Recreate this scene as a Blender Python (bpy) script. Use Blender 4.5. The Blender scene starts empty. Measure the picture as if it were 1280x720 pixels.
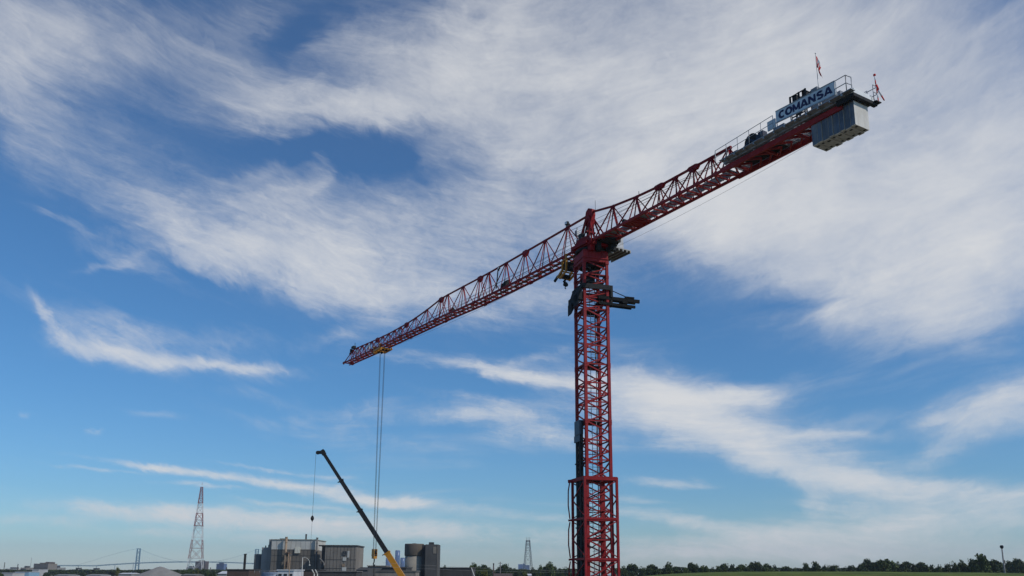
import bpy, math, random
from mathutils import Vector, Matrix, noise as mnoise

# ------------------------------------------------------------------ camera
sc = bpy.context.scene
COL = sc.collection
R = math.radians
CAM_H = 10.0
FPX = 1055.0                       # focal length in photograph pixels (1280 wide)
PITCH = math.atan(235.0 / FPX)
ROLL = R(0.3)
cam_d = bpy.data.cameras.new('camera')
cam = bpy.data.objects.new('camera', cam_d); COL.objects.link(cam)
cam_d.sensor_width = 36.0
cam_d.lens = 36.0 * FPX / 1280.0
cam_d.shift_y = 120.0 / 1280.0     # the photograph is the upper part of a taller frame
cam_d.clip_start = 0.5; cam_d.clip_end = 40000
fw = Vector((0, math.cos(PITCH), math.sin(PITCH)))
up0 = Vector((0, -math.sin(PITCH), math.cos(PITCH))); rt0 = Vector((1, 0, 0))
rt = rt0 * math.cos(ROLL) + up0 * math.sin(ROLL)
up = up0 * math.cos(ROLL) - rt0 * math.sin(ROLL)
m = Matrix((rt, up, -fw)).transposed().to_4x4(); m.translation = Vector((0, 0, CAM_H))
cam.matrix_world = m
sc.camera = cam

# ------------------------------------------------------------------ sun, sky, exposure
SUN_AZ, SUN_EL = 118.0, 42.0       # clockwise from +Y
sd = Vector((math.sin(R(SUN_AZ)) * math.cos(R(SUN_EL)), math.cos(R(SUN_AZ)) * math.cos(R(SUN_EL)), math.sin(R(SUN_EL))))
sun_d = bpy.data.lights.new('sun', 'SUN'); sun_d.energy = 2.9; sun_d.angle = R(0.53); sun_d.color = (1, .94, .86)
sun = bpy.data.objects.new('sun', sun_d); COL.objects.link(sun)
sun.rotation_euler = sd.to_track_quat('Z', 'Y').to_euler(); sun.location = (60, -60, 120)
sc.view_settings.view_transform = 'Standard'; sc.view_settings.look = 'None'
sc.view_settings.exposure = -0.15; sc.view_settings.gamma = 1.0; sc.view_settings.use_curve_mapping = False
SKY_STRENGTH = 0.10
CLOUD_COL = (7.8, 7.9, 8.05)
# cirrus: azimuth, elevation, half length, half width (degrees), tilt, density
CLOUDS = [
    (-33.3,30.6,4.42,2.11,15,0.66), (-33.4,26.9,1.27,2.53,34,0.4), (-25.7,31.4,8.06,1.5,17,0.25), (-22.9,29.3,7.48,1.51,-0,0.17), (-28.9,25.9,4.27,1.16,-0,0.18), 
    (-32.1,27.2,2.54,0.56,-45,0.2), (-0.8,35.9,3.19,3.55,-24,0.5), (-5,33,3.41,1.98,30,0.45), (-10.8,30.5,7.11,1.17,6,0.62), (-15.4,30.4,4.23,0.97,-4,0.4), 
    (-10.4,34,4.75,1.81,-4,0.42), (-18.4,32.8,3.39,1.84,8,0.2), (12.5,33.7,13.18,5.25,-9,0.75), (3.5,30.1,5.33,2.24,-7,0.45), (11,26.3,9.32,2.8,-6,0.75), 
    (21.5,33.4,6.21,4.1,-11,0.5), (19.5,29.5,8.19,4.33,-10,0.5), (0.5,28.2,2.96,1.52,-1,0.25), (-14,27.5,5.13,0.99,2,-0.2), (-9.5,27.5,4.05,1.22,-5,-0.3), 
    (-16,34.2,3.12,0.94,27,-0.45), (31.5,30.9,4.47,1.11,19,-0.12), (-22.7,32.1,14.78,4.13,7,0.08), (-22.1,26.3,10.93,1.44,7,0.06), (31.5,29.4,6.01,3.5,-16,0.42), 
    (-30.9,23.4,3.62,1.38,2,0.12), (29.5,24.4,7.06,2.35,7,0.7), (25.7,18.9,7.47,2.94,-1,0.75), (20,22.1,6.95,2.5,-16,0.7), (14.2,23.5,5.9,2.15,-11,0.6), 
    (31.3,20.3,4.54,3.95,-12,0.8), (27.7,15.7,3.89,1.55,5,0.55), (22.6,16.3,1.45,0.8,-6,0.35), (17.7,19.6,2.59,0.51,-11,0.3), (20.1,17.1,2.96,0.46,-3,-0.35), 
    (-20.5,21,6.75,1.32,-16,0.55), (-25.3,19.3,2.87,0.59,-15,0.4), (-13.6,20.1,6.02,2,-16,0.65), (-8,18.8,7.36,1.6,-3,0.55), (-12.1,22.8,7.94,1.87,-1,0.55), 
    (-2.4,22.2,6.93,2.66,-0,0.5), (-23.3,21.2,2.19,1.1,-28,0.35), (-26.2,18.9,1.68,0.24,24,0.3), (-16.1,24.5,3.33,0.7,19,0.35), (-13.8,26,0.79,1,15,0.4), 
    (-17.8,25.5,3.3,0.44,18,0.25), (-5.7,28.2,2.31,0.83,24,0.28), (-11,28.3,2.3,0.3,-3,0.18), (-1.8,25.6,4.11,1.55,0,0.3), (2.2,18.5,3.97,1.08,-1,0.35), 
    (5.7,20.6,3.39,2.13,-2,0.2), (-20.1,22.3,1.55,0.4,-2,-0.2), (-21.8,18.7,3,0.35,-16,-0.25), (-29.9,15.3,1.45,0.32,-45,0.38), (-28,13.9,1.84,0.42,-34,0.55), 
    (-25.1,13,2.59,0.49,-13,0.75), (-21.8,12.7,3.46,0.35,-0,0.7), (-17.8,12.8,3.09,0.26,4,0.4), (-20.9,14.2,5.59,0.92,1,0.26), (-26.1,13.5,1.87,0.39,-26,0.3), 
    (-16.8,12.5,4.71,0.42,1,0.2), (-24.3,14.1,1.92,0.49,-25,0.3), (-27.2,15,1.38,0.67,-25,0.15), (-12.2,15.4,1.52,0.48,13,0.4), (-29.7,20.8,2.7,0.24,-5,0.25), 
    (-1.1,13.5,2.51,0.38,-9,0.5), (-3.9,14,6.7,0.49,-3,0.3), (2.8,12.8,3.87,0.33,-7,0.55), (8.3,12.7,1.63,0.43,-7,0.45), (1.1,14.2,2.79,0.27,9,0.3), 
    (-4.4,10.3,6.06,0.54,4,0.4), (0,9.8,3.29,0.76,-12,0.45), (3.3,9,3.27,0.43,-5,0.35), (-10.4,10.6,2.69,0.43,12,0.25), (-11.4,8.8,6.44,0.63,-8,0.2), 
    (-16.7,10.9,3.1,0.42,-5,0.2), (-2.2,11.5,3.32,0.33,-7,0.25), (-23.9,9.5,1.64,0.2,-4,0.3), (-26.7,8.4,0.53,0.15,10,0.5), (-30.1,8.9,0.33,0.14,5,0.3), 
    (-24,6.4,2.81,0.17,-8,0.7), (-21.2,6.1,2.9,0.17,-6,0.54), (-26.7,6.1,2.23,0.12,-3,0.46), (-16.8,5.7,3.55,0.17,-6,0.7), (-15.4,6.4,3.08,0.13,-5,0.62), 
    (-11.7,5.1,4.75,0.31,-8,0.78), (-7.5,4.5,2.67,0.27,-4,0.7), (-20.2,5.3,2.43,0.13,-3,0.46), (-13.7,4.2,2.58,0.13,-4,0.54), (-24.7,3.6,4.14,0.37,-1,0.62), 
    (-20.1,3.5,5.4,0.38,-3,0.54), (-15.1,3,5.64,0.48,-3,0.62), (-9.5,2.8,6.35,0.53,-1,0.62), (-28.5,2.9,3.42,0.24,2,0.39), (-2.1,2.4,7.47,0.42,-2,0.39), 
    (-22.3,2.3,5.23,0.25,-3,0.39), (0,3.9,3.22,0.27,-8,0.33), (8.8,11.4,3.74,1.72,-12,0.8), (13,10.2,5.6,1.38,-15,0.7), (15.5,8.8,5.42,1.26,-17,0.65), 
    (16.7,11.6,2.77,0.52,5,0.5), (19.4,6.4,4.21,0.71,-15,0.78), (23.1,5.6,4.85,0.4,-6,0.78), (17,6.9,2.45,0.62,-28,0.52), (21.2,8.6,2.58,0.25,-5,0.4), 
    (22.5,9.3,2.34,0.45,12,0.25), (19.7,4.3,0.95,0.61,-44,0.39), (14.1,11.4,3.59,0.42,-8,0.3), (30.3,9.8,2.87,0.93,12,0.8), (27.5,9.1,1.94,0.38,4,0.4), 
    (27.5,7.4,1.55,0.65,23,0.5), (31.2,8.6,2.39,0.83,4,0.5), (29.9,4.3,3.17,0.83,2,0.72), (23.9,3.8,3.07,0.44,-4,0.65), (27.7,2.9,5.97,0.47,1,0.52), 
    (10.9,3.5,3.31,0.31,-9,0.72), (15.2,2.6,4.36,0.41,-7,0.65), (10.2,5.9,1.67,0.32,-6,0.78), (12.3,5.5,1.28,0.16,-6,0.45), (8.6,4.8,1.57,0.21,-5,0.33), 
    (21.5,2.5,5.33,0.59,-3,0.59), (18.6,1.3,13.03,0.69,-0,0.59), (11.1,1.6,6.02,0.51,-0,0.45), (23.5,4.9,4.4,0.39,-2,0.26), 
]

class NT:
    def __init__(self, t): self.t = t; self.n = t.nodes; self.l = t.links
    def add(self, kind, **kw):
        nd = self.n.new(kind)
        for k, v in kw.items(): setattr(nd, k, v)
        return nd
    def put(self, v, s):
        if v is None: return
        if isinstance(v, (int, float, tuple, list)): s.default_value = v
        else: self.l.new(v, s)
    def math(self, op, a, b=None, c=None, clamp=False):
        nd = self.add('ShaderNodeMath', operation=op); nd.use_clamp = clamp
        for i, v in enumerate((a, b, c)): self.put(v, nd.inputs[i])
        return nd.outputs[0]
    def vmath(self, op, a, b=None, out='Vector'):
        nd = self.add('ShaderNodeVectorMath', operation=op)
        self.put(a, nd.inputs[0]); self.put(b, nd.inputs[1])
        return nd.outputs[out]
    def xyz(self, x, y, z):
        nd = self.add('ShaderNodeCombineXYZ')
        for i, v in enumerate((x, y, z)): self.put(v, nd.inputs[i])
        return nd.outputs[0]
    def noise(self, vec, scale=1, detail=3, rough=.5, dist=0, col=False):
        nd = self.add('ShaderNodeTexNoise'); self.put(vec, nd.inputs['Vector'])
        nd.inputs['Scale'].default_value = scale; nd.inputs['Detail'].default_value = detail
        nd.inputs['Roughness'].default_value = rough; nd.inputs['Distortion'].default_value = dist
        return nd.outputs['Color' if col else 'Fac']
    def ramp(self, fac, stops):
        nd = self.add('ShaderNodeValToRGB'); e = nd.color_ramp.elements
        while len(e) < len(stops): e.new(.5)
        for i, (p, c) in enumerate(stops):
            e[i].position = p; e[i].color = tuple(c) + (1,) if len(c) == 3 else c
        self.put(fac, nd.inputs[0]); return nd.outputs[0]
    def mix(self, fac, a, b, blend='MIX'):
        nd = self.add('ShaderNodeMix', data_type='RGBA', blend_type=blend)
        self.put(fac, nd.inputs[0]); self.put(a, nd.inputs[6]); self.put(b, nd.inputs[7])
        return nd.outputs[2]

world = bpy.data.worlds.new('World'); sc.world = world; world.use_nodes = True
w = NT(world.node_tree); w.n.clear()
tc = w.add('ShaderNodeTexCoord')
sky = w.add('ShaderNodeTexSky', sky_type='NISHITA'); sky.sun_disc = False
sky.sun_elevation = R(SUN_EL); sky.sun_rotation = R(SUN_AZ)
sky.altitude = 0; sky.air_density = 1.0; sky.dust_density = 0.3; sky.ozone_density = 2.5
sep = w.add('ShaderNodeSeparateXYZ'); w.l.new(tc.outputs['Generated'], sep.inputs[0])
X, Y, Z = sep.outputs
az = w.math('DEGREES', w.math('ARCTAN2', X, Y))
el = w.math('DEGREES', w.math('ARCSINE', w.math('MAXIMUM', w.math('MINIMUM', Z, 1.0), -1.0)))
P0 = w.xyz(az, el, 0.0)
# fibres follow shallow arcs that flatten towards the horizon
azc = w.math('SUBTRACT', az, w.math('MULTIPLY_ADD', el, -0.6, 18.0))
bow = w.math('MULTIPLY', w.math('MULTIPLY', azc, azc), w.math('MULTIPLY', 0.0055, w.math('MULTIPLY', el, 0.05, clamp=True)))
lown = w.noise(P0, .06, 0, .5, 0)
mean2 = w.noise(P0, .13, 1, .4, 0)
q = w.math('MULTIPLY_ADD', w.math('SUBTRACT', lown, .5), 4.0, w.math('SUBTRACT', el, bow))
q = w.math('MULTIPLY_ADD', w.math('SUBTRACT', mean2, .5), w.math('MULTIPLY', el, .06), q)
Q = w.xyz(w.math('MULTIPLY', az, .26), q, 3.0)
# slow warp + curled warp
w1 = w.vmath('SUBTRACT', w.noise(P0, .11, 3, .55, 0, True), (.5, .5, .5))
w2 = w.vmath('SUBTRACT', w.noise(w.xyz(w.math('MULTIPLY', az, .55), q, 0.0), .55, 4, .6, .6, True), (.5, .5, .5))
flat = w.math('MULTIPLY_ADD', el, .035, .12, clamp=True)      # less vertical warp near the horizon
wv = w.vmath('ADD', w.vmath('MULTIPLY', w1, (4.0, 3.0, 0)), w.vmath('MULTIPLY', w2, (3.4, 2.6, 0)))
PW = w.vmath('ADD', P0, w.vmath('MULTIPLY', wv, w.xyz(1.0, flat, 0.0)))
acc = None
psep = w.add('ShaderNodeSeparateXYZ'); w.l.new(PW, psep.inputs[0])
for ci, (ca, ce, L, W, an, am) in enumerate(CLOUDS):
    if ci and ci % 12 == 0:        # chained in batches: a flat sum of all strokes is too wide for the shader stack
        PW = w.xyz(psep.outputs[0], psep.outputs[1], acc)
    mp = w.add('ShaderNodeMapping', vector_type='TEXTURE')
    w.l.new(PW, mp.inputs[0])
    mp.inputs['Location'].default_value = (ca, ce, 0)
    mp.inputs['Rotation'].default_value = (0, 0, R(an))
    mp.inputs['Scale'].default_value = (L, W, 1)
    d2 = w.vmath('DOT_PRODUCT', mp.outputs[0], w.vmath('MULTIPLY', mp.outputs[0], (1, 1, 0)), 'Value')
    g = w.math('POWER', 0.52, d2)
    acc = w.math('MULTIPLY', g, am) if acc is None else w.math('ADD', acc, w.math('MULTIPLY', g, am))
streak = w.noise(Q, .38, 7, .62, .35)
fine = w.noise(w.xyz(w.math('MULTIPLY', az, .22), q, 9.0), 1.8, 7, .72, .35)
puff = w.noise(w.xyz(w.math('MULTIPLY', az, .5), w.math('MULTIPLY_ADD', q, .5, w.math('MULTIPLY', el, .4)), 5.0), .3, 5, .6, .3)
mod = w.math('MULTIPLY_ADD', w.math('SUBTRACT', streak, .5), 1.15, w.math('MULTIPLY', w.math('SUBTRACT', fine, .5), .95))
mod = w.math('MULTIPLY_ADD', w.math('SUBTRACT', puff, .5), .8, mod)
curl = w.noise(w.vmath('ADD', w.xyz(w.math('MULTIPLY', az, .5), q, 21.0), w.vmath('MULTIPLY', w2, (2.5, 2.5, 0))), 1.1, 7, .66, .8)
mod = w.math('MULTIPLY_ADD', w.math('SUBTRACT', curl, .5), 1.1, mod)
# texture bites most where the veil is thin to middling
accs = w.math('MULTIPLY', w.math('SUBTRACT', 1.0, w.math('POWER', 0.34, w.math('MAXIMUM', acc, -.3))), w.math('MULTIPLY_ADD', puff, .5, .76))
hump = w.math('MULTIPLY', w.math('MAXIMUM', accs, 0.0), w.math('SUBTRACT', 1.05, accs))
soft = w.math('MULTIPLY_ADD', hump, w.math('MULTIPLY', w.math('MULTIPLY_ADD', w.math('DIVIDE', el, 30.0, clamp=True), -1.5, 2.15), w.math('MULTIPLY_ADD', w.math('MULTIPLY_ADD', az, .05, .1, clamp=True), -.45, 1.0)), .05)
wisp = w.noise(w.xyz(w.math('MULTIPLY', az, .07), w.math('MULTIPLY', q, .6), 14.0), .8, 5, .62, .2)
low = w.math('SUBTRACT', 1.0, w.math('MULTIPLY', el, .05), clamp=True)
veil = w.math('MULTIPLY', w.math('MULTIPLY', w.math('SUBTRACT', wisp, .5), 2.4, clamp=True), w.math('MULTIPLY', puff, w.math('MULTIPLY_ADD', low, 1.1, .42)))
dens = w.math('ADD', w.math('MAXIMUM', accs, 0.0), w.math('MULTIPLY_ADD', mod, soft, veil))
mr = w.add('ShaderNodeMapRange', interpolation_type='SMOOTHSTEP')
w.put(dens, mr.inputs[0]); mr.inputs[1].default_value = .04; mr.inputs[2].default_value = 1.12
mr.inputs[3].default_value = 0; mr.inputs[4].default_value = .97
tint = w.ramp(w.math('DIVIDE', el, 40.0, clamp=True), [(0, (.82, 1.0, 1.28)), (.06, (.62, .90, 1.16)), (.12, (.52, .84, 1.12)), (.28, (.48, .86, 1.16)), (.5, (.50, .90, 1.20)), (1, (.70, .94, 1.16))])
skyc = w.mix(1.0, sky.outputs[0], tint, 'MULTIPLY')
final = w.mix(mr.outputs[0], skyc, CLOUD_COL + (1,))
bg = w.add('ShaderNodeBackground'); bg.inputs[1].default_value = SKY_STRENGTH
w.l.new(final, bg.inputs[0])
wo = w.add('ShaderNodeOutputWorld'); w.l.new(bg.outputs[0], wo.inputs[0])
world.cycles.sampling_method = 'MANUAL'; world.cycles.sample_map_resolution = 256

# ------------------------------------------------------------------ helpers
random.seed(7)
def tag(o, label=None, cat=None, group=None, kind=None):
    if label: o['label'] = label
    if cat: o['category'] = cat
    if group: o['group'] = group
    if kind: o['kind'] = kind
    return o
def empty(name, loc=(0, 0, 0), rz=0.0, parent=None):
    o = bpy.data.objects.new(name, None); COL.objects.link(o)
    o.location = loc; o.rotation_euler = (0, 0, rz); o.empty_display_size = .5
    if parent: o.parent = parent
    return o
class MB:
    """collects boxes, bars and tubes; build() links them as one mesh object"""
    def __init__(s): s.v = []; s.f = []; s.mi = []; s.sm = []; s.cur = 0
    def face(s, idx, smooth=False): s.f.append(idx); s.mi.append(s.cur); s.sm.append(smooth)
    def box(s, c, size, rz=0.0, ry=0.0):
        c = Vector(c); hx, hy, hz = size[0] / 2, size[1] / 2, size[2] / 2
        M = Matrix.Rotation(rz, 3, 'Z') @ Matrix.Rotation(ry, 3, 'Y'); b = len(s.v)
        for z in (-hz, hz):
            for x, y in ((-hx, -hy), (hx, -hy), (hx, hy), (-hx, hy)): s.v.append(c + M @ Vector((x, y, z)))
        for f in ((3, 2, 1, 0), (4, 5, 6, 7), (0, 1, 5, 4), (1, 2, 6, 5), (2, 3, 7, 6), (3, 0, 4, 7)):
            s.face([b + i for i in f])
        return s
    def span(s, x0, x1, y0, y1, z0, z1):
        return s.box(((x0 + x1) / 2, (y0 + y1) / 2, (z0 + z1) / 2), (abs(x1 - x0), abs(y1 - y0), abs(z1 - z0)))
    def bar(s, p, q, w, h=None):
        p = Vector(p); q = Vector(q); h = h or w; d = (q - p)
        if d.length < 1e-6: return s
        d.normalize(); ref = Vector((0, 0, 1)) if abs(d.z) < .95 else Vector((1, 0, 0))
        a = d.cross(ref).normalized() * w / 2; c = a.cross(d).normalized() * h / 2; b = len(s.v)
        for e in (p, q):
            for i, j in ((-1, -1), (1, -1), (1, 1), (-1, 1)): s.v.append(e + a * i + c * j)
        for f in ((3, 2, 1, 0), (4, 5, 6, 7), (0, 1, 5, 4), (1, 2, 6, 5), (2, 3, 7, 6), (3, 0, 4, 7)):
            s.face([b + i for i in f])
        return s
    def tube(s, p, q, r, n=8, r2=None, caps=True):
        p = Vector(p); q = Vector(q); r2 = r if r2 is None else r2; d = (q - p).normalized()
        ref = Vector((0, 0, 1)) if abs(d.z) < .95 else Vector((1, 0, 0))
        a = d.cross(ref).normalized(); c = a.cross(d).normalized(); b = len(s.v)
        for e, rr in ((p, r), (q, r2)):
            for i in range(n):
                t = 2 * math.pi * i / n; s.v.append(e + (a * math.cos(t) + c * math.sin(t)) * rr)
        for i in range(n):
            j = (i + 1) % n; s.face([b + i, b + n + i, b + n + j, b + j], True)
        if caps: s.face([b + i for i in range(n)]); s.face([b + n + i for i in reversed(range(n))])
        return s
    def path(s, pts, r, n=6):
        for a, b in zip(pts[:-1], pts[1:]): s.tube(a, b, r, n)
        return s
    def lathe(s, c, prof, n=20):
        c = Vector(c); b = len(s.v)
        for r, z in prof:
            for i in range(n):
                t = 2 * math.pi * i / n; s.v.append(c + Vector((r * math.cos(t), r * math.sin(t), z)))
        for k in range(len(prof) - 1):
            for i in range(n):
                j = (i + 1) % n; s.face([b + k * n + i, b + k * n + j, b + (k + 1) * n + j, b + (k + 1) * n + i], True)
        s.face([b + i for i in reversed(range(n))]); s.face([b + (len(prof) - 1) * n + i for i in range(n)])
        return s
    def prism(s, pts, off):
        """pts: 3D polygon, extruded along off"""
        pts = [Vector(p) for p in pts]; off = Vector(off); b = len(s.v); n = len(pts)
        s.v += pts + [p + off for p in pts]
        s.face([b + i for i in range(n)]); s.face([b + n + i for i in reversed(range(n))])
        for i in range(n):
            j = (i + 1) % n; s.face([b + i, b + n + i, b + n + j, b + j])
        return s
    def build(s, name, mats, parent=None, loc=None, rz=None):
        me = bpy.data.meshes.new(name); me.from_pydata([tuple(v) for v in s.v], [], s.f)
        for mt in (mats if isinstance(mats, (list, tuple)) else [mats]): me.materials.append(mt)
        me.polygons.foreach_set('material_index', s.mi); me.polygons.foreach_set('use_smooth', s.sm)
        me.update()
        o = bpy.data.objects.new(name, me); COL.objects.link(o)
        if parent: o.parent = parent
        if loc is not None: o.location = loc
        if rz is not None: o.rotation_euler = (0, 0, rz)
        return o
def kids(o): return [c for c in bpy.data.objects if c.parent is o]
def copy_tree(o, parent=None):
    c = o.copy(); COL.objects.link(c)
    if parent: c.parent = parent
    for ch in kids(o): copy_tree(ch, c)
    return c
def at(px, py, Yd):
    """world point at depth Yd seen at that spot of the 1280 wide photograph (used to survey positions)"""
    d = fw * FPX + rt * (px - 640) + up * (480 - py)
    return Vector((0, 0, CAM_H)) + d * (Yd / d.y)
def ppm(Yd): return FPX / (Yd * math.cos(PITCH))       # photograph pixels per metre near the horizon

# ------------------------------------------------------------------ materials
def mat(name, col, rough=.6, metal=0.0, var=.25, scale=1.5, dirt=None, dirt_amt=.4, bump=.15, bscale=8, streaks=False, spec=.3, vary=0.0):
    m = bpy.data.materials.new(name); m.use_nodes = True
    t = NT(m.node_tree); bs = t.n['Principled BSDF']
    co = t.add('ShaderNodeTexCoord').outputs['Object']
    n1 = t.noise(co, scale, 5, .6)
    c2 = tuple(c * (1 - var) for c in col); c3 = tuple(min(1, c * (1 + var)) for c in col)
    base = t.ramp(n1, [(.3, c2), (.7, c3)])
    if dirt:
        v = co
        if streaks: v = t.vmath('MULTIPLY', co, (1, 1, .12))
        n2 = t.noise(v, scale * 2.3, 6, .7)
        base = t.mix(t.math('MULTIPLY', t.ramp(n2, [(.45, (0, 0, 0)), (.7, (1, 1, 1))]), dirt_amt), base, tuple(dirt) + (1,))
    if vary:      # each piece of steel has its own age of paint
        rv = t.add('ShaderNodeObjectInfo').outputs['Random']; hs = t.add('ShaderNodeHueSaturation'); t.l.new(base, hs.inputs['Color'])
        t.l.new(t.math('MULTIPLY_ADD', rv, vary * 2, 1 - vary), hs.inputs['Value']); t.l.new(t.math('MULTIPLY_ADD', rv, -vary * .6, 1.0), hs.inputs['Saturation']); base = hs.outputs[0]
    t.l.new(base, bs.inputs['Base Color'])
    bs.inputs['Roughness'].default_value = rough; bs.inputs['Metallic'].default_value = metal
    bs.inputs['Specular IOR Level'].default_value = spec
    if bump:
        b = t.add('ShaderNodeBump'); b.inputs['Strength'].default_value = bump; b.inputs['Distance'].default_value = .03
        t.l.new(t.noise(co, bscale, 4, .6), b.inputs['Height']); t.l.new(b.outputs[0], bs.inputs['Normal'])
    return m
red = mat('red_paint', (.255, .005, .009), .55, 0, .22, 1.2, (.10, .02, .012), .4, .05, spec=.14, vary=.13)
dred = mat('red_paint_old', (.25, .007, .010), .5, 0, .25, 1.0, (.07, .02, .015), .5, .05, spec=.14, vary=.16)
steel = mat('galvanised_steel', (.34, .35, .36), .5, .55, .2, 3)
grate = mat('steel_grating', (.27, .28, .29), .6, .4, .3, 6)
dark = mat('dark_steel', (.022, .024, .026), .75, 0, .3, 3, spec=.15)
black = mat('black_rubber', (.018, .018, .02), .6)
rope_m = mat('wire_rope', (.05, .05, .055), .5, .5, .2, 5)
yellow = mat('yellow_paint', (.50, .22, .02), .45, 0, .15, 2, (.12, .08, .04), .4)
orange = mat('boom_yellow_paint', (.50, .215, .012), .4, 0, .1, 1, (.2, .12, .04), .25)
concrete = mat('cast_concrete', (.46, .45, .42), .85, 0, .18, .9, (.25, .24, .22), .4, .3)
cwblue = mat('blue_concrete', (.10, .135, .185), .8, 0, .35, .9, (.24, .24, .23), .6, .2, streaks=True, vary=.22)
cwend = mat('pale_concrete', (.60, .58, .53), .85, 0, .1, 1.2, (.40, .37, .32), .4, .2, streaks=True)
white = mat('white_paint', (.72, .73, .72), .5, 0, .06, 2, (.4, .38, .34), .3)
signm = mat('sign_panel_paint', (.56, .65, .70), .5, 0, .08, .8, (.34, .38, .40), .5, .25, 1.2, streaks=True)
navy = mat('navy_lettering', (.012, .014, .07), .5, 0, .1)
glass = mat('dark_glass', (.03, .05, .07), .08, 0, .1, 1, None, 0, 0)
lampglass = mat('lamp_lens', (.75, .78, .8), .15, 0, .05, 1, None, 0, 0)

# ------------------------------------------------------------------ ground
def flat_noise(x, y, s): return mnoise.noise(Vector((x * s, y * s, .3)))
g = MB(); xs = [-6400, -2500, -900, -300, 300, 900, 2500, 6400]; ys = [-600, -100, 300, 900, 2000, 3800, 6300]
for y in ys:
    for x in xs: g.v.append(Vector((x, y, 0)))
for j in range(len(ys) - 1):
    for i in range(len(xs) - 1):
        a = j * len(xs) + i; g.face([a, a + 1, a + 1 + len(xs), a + len(xs)])
soil = mat('gravel_and_dry_soil', (.19, .17, .13), .95, 0, .35, .02, (.08, .10, .04), .7, .3, .5)
tag(g.build('ground', soil), kind='structure')
# the low grassed mound on the right
grass = mat('mown_grass', (.075, .108, .012), .95, 0, .4, .12, (.16, .14, .035), .5, .5, 6, spec=.2)
h = MB(); nx, ny = 150, 40; x0, x1, y0, y1 = 5, 190, 120, 330
def mound_h(x, y):
    u = (x - 88) / 60.0
    prof = 1 / (1 + math.exp((abs(x - 88) - 62) / 9.0))
    v = (y - 215) / 62.0
    return 10.5 * prof ** .42 * math.exp(-v ** 4) * (1 - .012 * u * u) + .08 * flat_noise(x, y, .06)
for j in range(ny + 1):
    for i in range(nx + 1):
        x = x0 + (x1 - x0) * i / nx; y = y0 + (y1 - y0) * j / ny
        e = min(i, nx - i, j, ny - j)
        h.v.append(Vector((x, y, mound_h(x, y) if e else -.2)))
for j in range(ny):
    for i in range(nx):
        a = j * (nx + 1) + i; h.face([a, a + 1, a + nx + 2, a + nx + 1], True)
tag(h.build('grass_hill', grass), kind='structure')

# ------------------------------------------------------------------ tower crane
BX, BY = 7.84, 80.0
CR = R(121.7)                        # the jib points away to the left
def place_crane_local(rz_world): return rz_world - CR
crane = empty('tower_crane', (BX, BY, 0), CR)
tag(crane, 'tall red lattice tower crane with blue counterweights and a name board', 'tower crane')
def K(s, o, z): return Vector((s, -o, z))   # along the jib, to the far side, up
def interp(t, tab):
    if t <= tab[0][0]: return tab[0][1]
    for (a, va), (b, vb) in zip(tab[:-1], tab[1:]):
        if t <= b: return va + (vb - va) * (t - a) / (b - a)
    return tab[-1][1]

# mast ---------------------------------------------------------------
MYAW = place_crane_local(R(16.4)); MW = 1.2                # half width between leg axes
def lattice_faces(mb, hw, z0, z1, panels, leg, brace, flip=0, strut=None):
    c = [(-hw, -hw), (hw, -hw), (hw, hw), (-hw, hw)]
    for (x, y) in c: mb.bar((x, y, z0), (x, y, z1), leg)
    dz = (z1 - z0) / panels
    for k in range(4):
        ax, ay = c[k]; bx, by = c[(k + 1) % 4]
        if k in (2, 3): ax, ay, bx, by = bx, by, ax, ay
        ins = .5 * leg
        ux, uy = (bx - ax), (by - ay); L = math.hypot(ux, uy); ux /= L; uy /= L
        A = (ax + ux * ins, ay + uy * ins); B = (bx - ux * ins, by - uy * ins)
        for i in range(panels):
            za = z0 + dz * i; zm = za + dz * .5
            mb.bar((*A, za + .04), (*B, zm), brace)
            mb.bar((*B, zm), (*A, za + dz - .04), brace)
            mb.bar((*A, za + dz * .03 + .02), (*B, za + dz * .03 + .02), strut or brace)
            if i == 1: mb.bar((*A, zm - .02), (*B, zm - .02), (strut or brace) * .7)
JOINTS = [1.75 + 5.55 * k for k in range(8)]
JOINTS[-1] = 38.6
sec = None
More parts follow.
